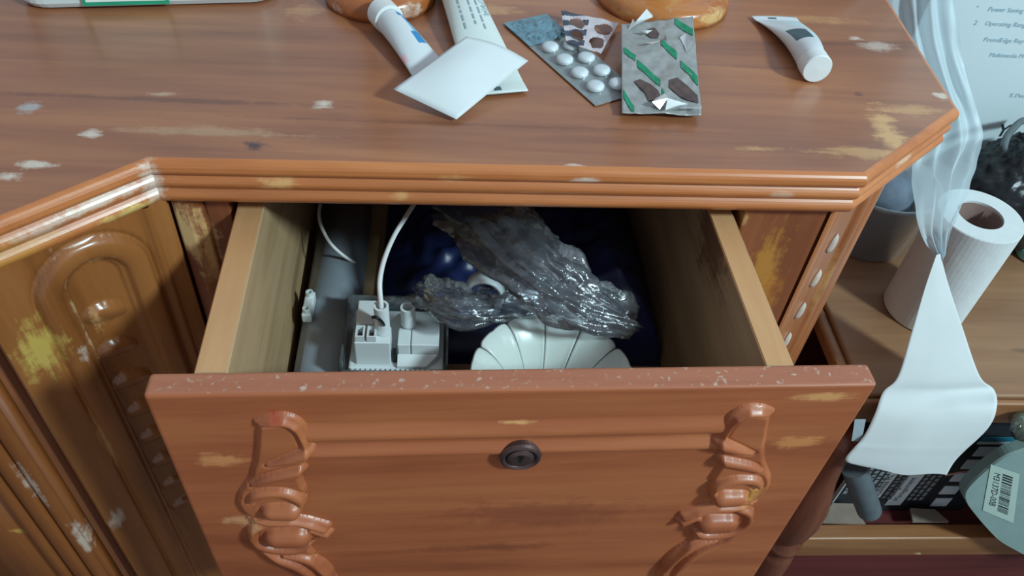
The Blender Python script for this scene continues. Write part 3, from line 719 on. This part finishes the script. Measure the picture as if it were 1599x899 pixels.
# tube with dark label at the right; cap towards the viewer
g = 'ointment tubes on the table top'
cp = onz(1272, 133); cr = onz(1207, 31); ca = cp + np.array([-.001, .004, 0])
R1 = thing('ointment_tube', 'white ointment tube with a slate label lying alone at the right of the table', 'tube', (*((ca + cr) / 2)[:2], TOP), g)
sf = soft_tube(R1, ca[:2] + unit(cr - ca)[:2] * .010, cr[:2], .0098, .0178, M['tube_white'], [(-.55, .18, .24, .50, M['slate']), (-.05, .75, .58, .86, M['pale_print']), (.18, .65, .24, .50, M['pale_print']), (-.25, .0, .93, .975, M['slate'])], .0102, .012, bend=.004)
# tube at the left with blue print; cap at the back, tail under the card
ca = onz(592, 44); ce = onz(690, 140)
R2 = thing('ointment_tube', 'slim white tube with a blue stripe, cap against the turned post', 'tube', (*((ca + ce) / 2)[:2], TOP), g)
soft_tube(R2, ca[:2] + np.array([.0085, -.0095]), ce[:2], .0093, .0140, M['tube_white'], [(-.75, -.15, .05, .11, M['blue']), (-.65, -.35, .11, .20, M['blue']), (-.62, -.35, .20, .34, M['blue_soft']), (-.62, -.18, .34, .50, M['blue']), (.55, 1.0, .54, .64, M['pink'])], .0105, .015)
# tube under the card with purple and orange bands; crimp to the front
ca = onz(703, -14); ce = onz(779, 151)
R3 = thing('ointment_tube', 'wide white tube with purple and orange bands, crimped end showing under the card', 'tube', (*((ca + ce) / 2)[:2], TOP), g)
sf3 = soft_tube(R3, ca[:2], ce[:2], .0125, .0195, M['tube_cream'], [(-.75, .65, .15, .195, M['purple']), (-.75, .65, .195, .235, M['orange']), (-.10, .06, .955, .985, M['slate'])], .0125, .014)
V, F = text_mesh('NUVA', .0105); mb = MB()
mb.add([sf3(-.085 - v[1] / .115, .29 + v[0] / .142, .0010) for v in V], F); mb.build('tube_lettering', M['grey_print'], R3)
mb = MB(); rnd = random.Random(2)
for u in (.075, .0, -.055):
    v = .29
    while v < .56:
        w = rnd.uniform(.02, .05); mb.add([sf3(u - .006, v, .0005), sf3(u + .006, v, .0005), sf3(u + .006, v + w, .0005), sf3(u - .006, v + w, .0005)], [(0, 1, 2, 3)]); v += w + .012
mb.build('small_print', M['grey_print'], R3, kind='stuff')
# card lying over the two tubes
cL, cB, cR, cT = onz(614, 139, TOP + .012), onz(713, 186, TOP + .003), onz(825, 95, TOP + .013), onz(728, 57, TOP + .027)
def card(u, v):
    q = cB * (1 - u) * (1 - v) + cR * u * (1 - v) + cL * (1 - u) * v + cT * u * v
    q = q + np.array([0, 0, .0045 * math.sin(math.pi * u) * math.sin(math.pi * v) + .003 * math.sin(math.pi * v) * u]); return tuple(q)
V, F = grid(16, 16, card)
thicken(mesh('card', V, F, M['paper'], None, smooth=True, label='blank white square card lying across two tubes', cat='card'), .0005)

# blister pack with eight white tablets
pk = lambda x, y, z=0: onz(x, y, TOP + z)
tabs = [(859, 73), (893, 70), (881, 91), (916, 88), (905, 111), (940, 108), (930, 134), (963, 129)]
tw = [pk(x, y, .004) for x, y in tabs]
e1 = unit(((tw[6] - tw[0]) + (tw[7] - tw[1])) / 2); row = np.linalg.norm(tw[6] - tw[0]) / 3; colv = ((tw[1] - tw[0]) + (tw[3] - tw[2]) + (tw[5] - tw[4]) + (tw[7] - tw[6])) / 4
e2 = unit(colv - e1 * colv.dot(e1)); cw = abs(colv.dot(e2)); skew = colv.dot(e1)
o_ = (tw[0] + tw[1]) / 2; o_[2] = TOP
def bp(a, b, c): q = o_ + e1 * a + e2 * b; return (q[0], q[1], TOP + c)
K = thing('blister_pack', 'clear blister pack holding eight round white tablets', 'blister pack', o_ + e1 * row * 1.5)
ba0, ba1, bb = -row * 2.6, row * 3.75, cw / 2 + .0105
def dome(a, b, cx, cy, r, h):
    d = math.hypot(a - cx, b - cy) / r
    return h * (1 - d ** 4) ** .5 if d < 1 else 0
cells = [(row * i + (skew / 2 if s > 0 else -skew / 2), s * cw / 2) for i in range(-2, 4) for s in (-1, 1)]
def blis(u, v):
    a = ba0 + (ba1 - ba0) * u; b = -bb + 2 * bb * v; h = .0018
    for i, (cx, cy) in enumerate(cells):
        if i < 4: h += dome(a, b, cx, cy, .0074, .0036) * (.35 + .5 * noise.noise(Vector((a * 400, b * 400, 1))))
        else: h = max(h, .0018 + dome(a, b, cx, cy, .0074, .0052))
    return bp(a, b, h)
V, F = grid(150, 60, blis); fm = [0 if (i % 150) / 150 > .30 else 1 for i in range(len(F))]
mesh('blister_sheet', V, F, None, K, smooth=True, mats=[M['blister'], M['foil_blue']], fm=fm)
V, F = grid(30, 12, lambda u, v: bp(ba0 + (ba1 - ba0) * u, -bb + 2 * bb * v, .0011))
thicken(mesh('foil_backing', V, F, M['foil'], K), .0003)
for i, (cx, cy) in enumerate(cells[4:]):
    c = bp(cx, cy, .0022)
    MB().lathe([(0, 0), (.0050, 0), (.0058, .0008), (.0058, .0026), (.0048, .0036), (.0028, .0042), (0, .0044)], c, 28).build('tablet', M['pill'], K, smooth=True)
# empty printed foil strip with burst holes, under the tablet pack
f0, f1, f2, f3 = pk(876, 17, .0075), pk(966, 36, .0045), pk(938, 84, .0075), pk(884, 66, .0078)
Q = thing('blister_pack', 'small pale foil strip with burst round holes behind the tablet pack', 'blister pack', (*((f0 + f2) / 2)[:2], TOP))
holes = [(.80, .30, .17), (.78, .74, .17), (.30, .30, .15), (.30, .72, .15)]
def foilpt(u, v):
    q = f0 * (1 - u) * (1 - v) + f1 * u * (1 - v) + f2 * u * v + f3 * (1 - u) * v
    return q + np.array([0, 0, .0012 * noise.noise(Vector((u * 5, v * 5, 3)))])
nU, nV = 48, 40; V = []; F = []; fm = []
for j in range(nV + 1):
    for i in range(nU + 1): V.append(tuple(foilpt(i / nU, j / nV)))
for j in range(nV):
    for i in range(nU):
        u, v = (i + .5) / nU, (j + .5) / nV
        if any(((u - a) / r) ** 2 + ((v - b) / r / 1.05) ** 2 < 1 + .3 * noise.noise(Vector((u * 9, v * 9, 7))) for a, b, r in holes): continue
        F.append((j * (nU + 1) + i, j * (nU + 1) + i + 1, (j + 1) * (nU + 1) + i + 1, (j + 1) * (nU + 1) + i)); fm.append(1 if (u < .5 and (v * 5 + u * 2) % 1.6 < .9) else 0)
thicken(mesh('foil_strip', V, F, None, Q, mats=[M['foil_pink'], M['foil_dark']], fm=fm), .0003)
# green striped foil pack, foil side up, pockets burst
g0, g1, g2, g3 = pk(970, 38, .0165), pk(1082, 26, .0165), pk(1095, 180, .004), pk(971, 177, .004)
Gk = thing('blister_pack', 'silver foil blister pack with green dashes and two burst pockets', 'blister pack', (*((g0 + g2) / 2)[:2], TOP))
def gp(u, v, off=0):
    q = g0 * (1 - u) * (1 - v) + g1 * u * (1 - v) + g2 * u * v + g3 * (1 - u) * v
    z = .0014 * noise.noise(Vector((u * 3, v * 5, 1))) + .0007 * noise.noise(Vector((u * 9, v * 14, 4)))
    return (q[0], q[1], q[2] + z + off)
V, F = grid(40, 80, gp); V2, F2 = grid(10, 20, lambda u, v: gp(.03 + .94 * u, .03 + .94 * v, -.0028))
thicken(mesh('foil_face', V, F, M['foil'], Gk, smooth=True), .0004)
mb = MB()
for i in range(2):
    for j in range(5):
        cx, cy = .27 + .46 * i, .12 + .185 * j
        mb.loft([[tuple(np.array(gp(cx + r * math.cos(a) * .21, cy + r * math.sin(a) * .08, -.0005 - d)) ) for a in [2 * math.pi * k / 14 for k in range(14)]] for r, d in ((1, 0), (.92, .0016), (.6, .0026))], True, (False, True))
V = np.array(mb.V); V[:, 2] = np.maximum(V[:, 2], TOP + .0004); mb.V = V.tolist(); mb.build('pocket_domes', M['blister'], Gk)
def cu(cx, cy): return ((cx - 840) / (1280 - 840 + 50 * (cy - 130) / 580), (cy - 130) / 585)       # sketch of the print on the foil
for ax_, ay_, bx_, by_, w in ((1165, 150, 1280, 240, 45), (1080, 290, 1180, 380, 42), (935, 410, 1075, 545, 48), (855, 320, 925, 380, 40), (1205, 425, 1325, 550, 50), (850, 600, 915, 705, 55), (1085, 590, 1110, 640, 40)):
    pts = []
    for s in (0, 1):
        for i in range(9):
            t = i / 8 if s == 0 else 1 - i / 8; x = ax_ + (bx_ - ax_) * t; y = ay_ + (by_ - ay_) * t + (w * .5 if s else -w * .5)
            u, v = cu(x, y); pts.append(gp(min(.99, max(.01, u)), min(.99, max(.01, v)), .0009))
    MB().add(pts, [(i, i + 1, 16 - i, 17 - i) for i in range(8)]).build('green_dash', M['green'], Gk)
for k, pl in enumerate(([(915, 525), (950, 515), (1010, 545), (1060, 590), (1075, 620), (1040, 650), (1000, 645), (985, 600), (945, 560)], [(1130, 530), (1180, 515), (1240, 555), (1305, 620), (1310, 665), (1240, 640), (1200, 620), (1130, 575)], [(1000, 190), (1040, 185), (1070, 230), (1060, 265), (1010, 250), (985, 220)])):
    pts = [gp(*cu(*q), .0012) for q in pl]; MB().add(pts, [tuple(range(len(pts)))[::-1]]).build('burst_pocket', M['pocket'], Gk)
fl = [[(880, 185), (905, 130), (920, 180)], [(900, 175), (985, 90), (1030, 95), (1025, 130), (940, 165)], [(975, 325), (1060, 285), (1070, 300), (1020, 335)], [(1115, 290), (1135, 255), (1135, 300)], [(1100, 720), (1110, 670), (1200, 655), (1240, 675), (1180, 700)], [(1015, 690), (1040, 640), (1100, 625), (1110, 670), (1070, 700)], [(1195, 265), (1230, 260), (1265, 340), (1240, 360)], [(930, 215), (980, 240), (1030, 200), (990, 245), (960, 240)], [(1190, 715), (1250, 680), (1325, 690), (1320, 715)]]
for i, pl in enumerate(fl):
    pts = [tuple(np.array(gp(*cu(*q), .0011)) + np.array([0, 0, .0022 * ((k + i) % 3)])) for k, q in enumerate(pl)]
    thicken(MB().add(pts, [tuple(range(len(pts)))[::-1]]).build('torn_foil_flap', M['foil_bright'], Gk), .0002)

# ------------------------------------------------------------------ low desk at the right
DZT = .48
D = thing('low_desk', 'low brown wooden desk with an open shelf, right of the dressing table', 'desk', DORG)
dx0, dx1, dy0, dy1 = .368, 1.05, .412, .83
bevel(MB().box((dx0, dy0 + .004, DZT - .020), (dx1, dy1, DZT)).build('desk_top', M['desk'], D), .003, 3)
bevel(MB().box((dx0 - .004, dy0 - .003, DZT - .034), (dx1, dy0 + .0035, DZT - .003)).build('edge_strip', M['desk_edge'], D), .003, 3)
bevel(MB().box((dx0 - .011, dy0 + .006, DZT - .020), (dx0 - .0005, dy1, DZT - .004)).build('edge_strip', M['desk_edge'], D), .003, 2)
bevel(MB().box((dx0 + .02, .398, .205), (dx1, .416, .245)).build('shelf_rail', M['desk_edge'], D), .002, 2)
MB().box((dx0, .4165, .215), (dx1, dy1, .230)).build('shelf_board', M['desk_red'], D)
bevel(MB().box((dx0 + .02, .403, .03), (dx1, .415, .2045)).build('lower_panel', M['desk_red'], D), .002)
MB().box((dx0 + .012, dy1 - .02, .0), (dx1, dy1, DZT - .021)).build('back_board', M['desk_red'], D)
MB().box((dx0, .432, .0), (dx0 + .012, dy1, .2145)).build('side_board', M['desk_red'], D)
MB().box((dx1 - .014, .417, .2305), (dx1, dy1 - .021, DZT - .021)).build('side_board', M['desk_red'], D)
prof = [(0, 0), (.020, 0), (.020, .205), (.0185, .212), (.013, .220), (.0195, .226), (.0195, .232), (.0125, .238), (.0155, .246), (.0205, .262), (.0235, .285), (.0225, .31), (.018, .335), (.013, .36), (.0105, .385), (.0105, .41), (.0165, .418), (.0165, .432), (0, .432)]
MB().lathe(prof, (dx0 + .0015, .405, 0), 32).build('turned_post', M['body_dark'], D, smooth=True)

# kitchen roll with a hanging sheet
ct = onz(1530, 338, .60); rc = np.array([ct[0], ct[1], DZT]); RR, RH = .0368, .122
P = thing('paper_roll', 'white tissue paper roll standing on the low desk with its sheet hanging down', 'paper roll', rc)
MB().lathe([(RR * .97, .0003), (RR, .002), (RR, RH - .001), (RR * .985, RH), (.0195, RH), (.0195, .0003), (RR * .97, .0003)], rc, 56).build('roll', [M['tissue_side']], P, smooth=False)
MB().lathe([(.0180, .001), (.0192, .001), (.0192, RH - .002), (.0180, RH - .002), (.0180, .001)], rc, 40).build('cardboard_core', M['cardboard_core'], P, smooth=True)
rows = [(onz(1462, 398, .598), onz(1468, 396, .598)), (onz(1444, 450, .573), onz(1482, 448, .573)), (onz(1423, 520, .540), onz(1506, 520, .540)), (onz(1402, 588, .507), onz(1530, 588, .507)),
        (onz(1379, 612, .493), onz(1552, 608, .4905)), (ony(1366, 646, .397), ony(1556, 636, .396)), (ony(1348, 682, .388), ony(1543, 668, .388)), (ony(1320, 716, .382), ony(1494, 716, .382)), (ony(1336, 725, .3805), ony(1478, 741, .3805))]
La = smooth_path([tuple(r[0]) for r in rows], 6); Lb = smooth_path([tuple(r[1]) for r in rows], 6); n = len(La) - 1
def sheet(u, v):
    k = min(int(v * n), n - 1); t = v * n - k; a = La[k].lerp(La[k + 1], t); b = Lb[k].lerp(Lb[k + 1], t); q = a.lerp(b, u)
    q.z += .003 * noise.noise(Vector((u * 3, v * 6, 2))) * v; q.y -= .004 * math.sin(math.pi * u) * v
    q.z += .0016 * math.exp(-((v - .80 - .03 * u) / .012) ** 2)
    return tuple(q)
V, F = grid(30, n * 2, sheet); thicken(mesh('hanging_sheet', V, F, M['tissue'], P, smooth=True), .0004, 0)

# translucent tub with a grey ball, behind the table corner
tb = np.array([.442, .634, DZT])
P = thing('plastic_tub', 'translucent plastic tub on the low desk behind the table corner', 'tub', tb)
mb = MB(); mb.lathe([(0, .0008), (.044, .0008), (.0485, .003), (.053, .068), (.0555, .070), (.0555, .073), (.0520, .073), (.047, .005), (0, .003)], tb, 48); mb.build('tub_body', M['tub'], P, smooth=True)
c = Vector((tb[0] + .004, tb[1] + .006, DZT + .044)); rings = []
for j in range(15):
    th = math.pi * j / 14
    rings.append([tuple(c + Vector((math.sin(th) * math.cos(a) * .036, math.sin(th) * math.sin(a) * .034, -math.cos(th) * .036)) * (1 + .10 * noise.noise(Vector((math.cos(a) * 2, math.sin(a) * 2, th * 3))))) for a in [2 * math.pi * i / 28 for i in range(28)]])
mb = MB(); mb.loft(rings, True, (True, True)); mb.build('cloth_ball', M['grey_ball'], None, smooth=True, label='grey-blue bundled cloth inside the translucent tub', cat='cloth')

# white printed carton standing on the desk behind
CY = .685
K = thing('carton', 'white printed carton standing upright at the back of the low desk', 'carton', (.68, CY + .06, DZT))
bevel(MB().box((.432, CY, DZT), (.93, CY + .12, 1.02)).build('carton_body', M['carton'], K), .002)
def cy(a, b): return (a, CY - .0006, b)
for t_, x, y in (('Power Saving', 1542, 17), ('Operating Rang', 1537, 39), ('PoundEdge Rep', 1535, 64), ('Multimedia M', 1544, 88), ('% Deu', 1575, 151), ('\u2022', 1524, 13), ('2', 1520, 38)):
    q = ony(x, y, CY); lettering('printed_text', [(t_, q[0], q[2], .0064)], cy, M['carton_ink'], K)
q = ony(1552, 212, CY)
lettering('handwritten_mark', [('Y', q[0], q[2], .022)], cy, M['dark_print'], K)
# milky plastic sheet hanging from the carton to the roll
rows = [(ony(1330, -170, .665), ony(1490, -170, .665)), (ony(1372, -60, .655), ony(1488, -60, .655)), (ony(1392, 40, .64), ony(1496, 40, .64)), (ony(1420, 130, .62), ony(1512, 130, .62)), (ony(1428, 200, .60), ony(1534, 200, .60)), (ony(1424, 260, .575), ony(1527, 250, .575)), (ony(1428, 320, .52), ony(1510, 300, .54)), (ony(1440, 370, .488), ony(1488, 356, .492)), (ony(1462, 402, .476), ony(1474, 396, .476))]
La = smooth_path([tuple(r[0]) for r in rows], 8); Lb = smooth_path([tuple(r[1]) for r in rows], 8); n2 = len(La) - 1
def drape(u, v):
    k = min(int(v * n2), n2 - 1); t = v * n2 - k; a = La[k].lerp(La[k + 1], t); b = Lb[k].lerp(Lb[k + 1], t); q = a.lerp(b, u)
    amp = .006 * math.sin(math.pi * min(1, u * 1.02)) ; q.y -= amp * math.sin(u * 21 + 3 * v + 2 * noise.noise(Vector((u * 2, v * 5, 1)))) + .004 * noise.noise(Vector((u * 5, v * 14, 3)))
    return tuple(q)
V, F = grid(50, n2, drape); mesh('plastic_sheet', V, F, M['bag_milky'], None, smooth=True, label='milky plastic sheet hanging between the carton and the paper roll', cat='plastic sheet')
# black bundled bag in front of the carton
cc = ony(1592, 272, .615); zc = (cc[2] + DZT) / 2 + .012
def lump(u, v):
    th = math.pi * v; a = 2 * math.pi * u; d = Vector((math.sin(th) * math.cos(a), math.sin(th) * math.sin(a), -math.cos(th)))
    k = 1 + .13 * noise.noise(d * 2.2 + Vector((4, 1, 2))) + .09 * (abs(noise.noise(d * 6)) - .2) + .035 * noise.noise(d * 17)
    return (cc[0] + .020 + d.x * .062 * k, .628 + d.y * .048 * k, max(DZT + .0008, DZT + .062 + d.z * .066 * k))
V, F = grid(110, 70, lump); mesh('plastic_bag', V, F, M['black_stuff'], None, smooth=True, label='black crumpled bag bundled in front of the white carton', cat='bag')
pts = [ony(1567, 232, .60), ony(1572, 214, .62), ony(1583, 200, .64), ony(1594, 190, .655), ony(1610, 186, .668)]
MB().tube(smooth_path([tuple(p) for p in pts], 6), .0035, 8).build('strap', M['rod'], None, smooth=True, label='grey strap rising from the black bag against the carton', cat='strap')
c = onz(1594, 402, DZT)
MB().lathe([(0, .0004), (.014, .0004), (.0165, .002), (.0165, .011), (.013, .013), (.006, .0125), (0, .0115)], (c[0] + .012, c[1] + .002, DZT), 32).build('jar_lid', plain('pale_green_lid', (130, 184, 178), .3), None, smooth=True, label='small pale green lid on the desk beside the paper roll', cat='lid')

# black printed box on the shelf
BY = .440; b0 = ony(1298, 787, BY); b1 = ony(1492, 797, BY); zb = .2305; ztp = .3795
K = thing('printed_box', 'black printed cardboard box with white text lying on the desk shelf', 'box', ((b0[0] + b1[0]) / 2, BY + .05, zb))
bx0, bx1 = b0[0], b1[0] + .006
MB().box((bx0, BY, zb), (bx1, BY + .12, ztp)).build('box_body', M['box_black'], K)
MB().box((bx0 - .0012, BY - .0012, zb), (bx0 - .0001, BY + .004, ztp)).build('white_edge', M['box_edge'], K)
def by(a, b, o=.0006): return (a, BY - o, b)
def bpx(x, y): q = ony(x, y, BY); return q[0], q[2]
# five pale picture squares, teal and white strip
for x, y in ((1469, 783), (1483, 764), (1500, 744), (1518, 724), (1537, 704)):
    a, b = bpx(x, y); MB().box((a - .0095, BY - .0010, b - .0085), (a + .0095, BY - .0002, b + .0085)).build('picture_square', M['box_white'], K)
a, b = bpx(1545, 690); MB().box((bx1 - .05, BY - .0010, ztp - .012), (bx1, BY - .0002, ztp - .008)).build('white_strip', M['box_white'], K)
MB().box((bx1 - .05, BY - .0010, ztp - .0075), (bx1, BY - .0002, ztp)).build('teal_strip', M['box_teal'], K)
def rot_text(lines, mat, name):
    """lettering that runs up the face"""
    mb = MB()
    for s, x, y, size in lines:
        a, b = bpx(x, y); V, F = text_mesh(s, size); mb.add([by(a - v[1], b + v[0]) for v in V], F)
    return mb.build(name, mat, K)
for (x, y, w) in ((1368, 776, .0085), (1393, 788, .0185)):
    a, b = bpx(x, y); MB().box((a - w * .5, BY - .0004, b), (a + w * .5, BY - .0001, ztp - .02)).build('white_bar', M['box_white'], K)
rot_text([('Stabilise Mi', 1371, 774, .0098), ('Intelligent Ba', 1391, 779, .0095), ('Management', 1402, 781, .0095)], M['dark_print'], 'bar_text')
mb = MB(); rnd = random.Random(8)
for x, y in ((1379, 777), (1387, 778), (1418, 780), (1427, 780), (1436, 780), (1344, 770), (1352, 772), (1360, 774), (1335, 768), (1326, 764), (1318, 770)):
    a, b = bpx(x, y)
    while b < ztp - .03:
        w = rnd.uniform(.003, .009); mb.add([by(a - .0022, b), by(a + .0022, b), by(a + .0022, b + w), by(a - .0022, b + w)], [(0, 1, 2, 3)]); b += w + .0022
mb.build('small_print', M['box_grey'], K, kind='stuff')

# grey-green rounded plate with a barcode label, leaning on the rail
PY = .384; pa = [(1602, 701), (1572, 712), (1545, 730), (1520, 752), (1507, 770), (1510, 786), (1523, 804), (1540, 824), (1560, 844), (1583, 858), (1612, 872), (1650, 880), (1690, 860), (1690, 720), (1640, 694)]
lean = .10
def pl(x, y):
    d = ray(x, y); n_ = np.array([0, -1, lean]); p0 = np.array([.5, PY, .30]); t = (p0 - CAM).dot(n_) / d.dot(n_); return CAM + d * t
ring = smooth_path([tuple(pl(*q)) for q in pa + pa[:1]], 5)[:-1]; nn = unit([0, -1, lean])
cgt = np.mean([tuple(r) for r in ring], axis=0)
K = thing('plastic_disc', 'grey-green rounded plastic disc with a barcode label leaning on the desk rail', 'plastic disc', (cgt[0], cgt[1], .2))
mb = MB(); mb.loft([[tuple(np.array(r) - nn * .012) for r in ring], [tuple(np.array(r) - nn * .002) for r in ring], [tuple(cgt + (np.array(r) - cgt) * .985) for r in ring]], True, (True, True)); mb.build('base_body', M['plate'], K)
l0, l1, l2, l3 = [pl(*q) for q in ((1547, 724), (1592, 739), (1582, 816), (1534, 796))]
def lp(u, v, o=.0006):
    q = l0 * (1 - u) * (1 - v) + l1 * u * (1 - v) + l2 * u * v + l3 * (1 - u) * v + nn * o; return tuple(q)
lab = MB().add([lp(0, 0), lp(0, 1), lp(1, 1), lp(1, 0)], [(0, 1, 2, 3)]).build('barcode_label', M['barcode_paper'], K)
mb = MB(); v = .10; rnd = random.Random(5)
while v < .88:
    w = rnd.choice((.012, .02, .03)); mb.add([lp(.44, v, .0009), lp(.44, v + w, .0009), lp(.78, v + w, .0009), lp(.78, v, .0009)], [(0, 1, 2, 3)]); v += w + rnd.choice((.012, .018, .026))
mb.build('barcode', M['dark_print'], lab)
V, F = text_mesh('M3137D-00B', 1.0); wd = max(q[0] for q in V); hg = max(q[1] for q in V)
MB().add([lp(.16 + .20 * (q[1] / hg), .12 + .70 * q[0] / wd, .0009) for q in V], F).build('label_text', M['dark_print'], lab)
c = ony(1597, 668, .394)
mb = MB(); mb.lathe([(0, 0), (.011, .001), (.0135, .006), (.0135, .055), (.011, .064), (.006, .070), (.006, .078), (0, .078)], (c[0] - .008, .394, c[2]), 32, (.97, .0, .16)); mb.build('bottle', M['green_glass'], None, smooth=True, label='green translucent bottle lying above the grey-green plastic disc', cat='bottle')
# rod, cardboard scraps, wire, small plastic
a = ony(1333, 728, .405); b = ony(1357, 796, .405)
MB().tube([tuple(a), tuple(a * .5 + b * .5), tuple(b)], .0125, 48).build('rod', M['rod'], None, smooth=False, label='short dark grey rod leaning against the black printed box', cat='rod')
def scrap(pts, label, mat):
    V = [tuple(p) for p in pts]; o = mesh('cardboard_scrap', V, [tuple(range(len(V)))], mat, None, label=label, cat='cardboard', group='cardboard scraps on the desk shelf'); thicken(o, .003); return o
scrap([onz(1279, 816, .2475), onz(1300, 785, .252), onz(1332, 786, .252), onz(1344, 806, .249), onz(1352, 818, .2475)][::-1], 'grey cardboard scrap at the left end of the desk shelf', M['scrap'])
scrap([onz(1424, 816, .2475), onz(1420, 795, .2475), onz(1458, 797, .2475), onz(1480, 816, .2475)], 'brown cardboard scrap below the black printed box', M['scrap'])
pts = [ony(1476, 742, .432), ony(1500, 737, .430), ony(1520, 735, .428), ony(1534, 727, .422), ony(1546, 720, .418)]
MB().tube(smooth_path([tuple(p) for p in pts], 6), .0011, 8).build('copper_wire', M['wire'], None, smooth=True, label='pinkish twisted wire crossing the pale squares of the black box', cat='wire')
pts = [ony(1335, 655, .36 + .03), ony(1352, 655, .39), ony(1345, 690, .39), ony(1330, 688, .39)]
thicken(MB().add([tuple(p) for p in pts], [(3, 2, 1, 0)]).build('plastic_scrap', M['bag_milky'], None, label='small milky plastic flap beside the hanging sheet', cat='plastic'), .0004)
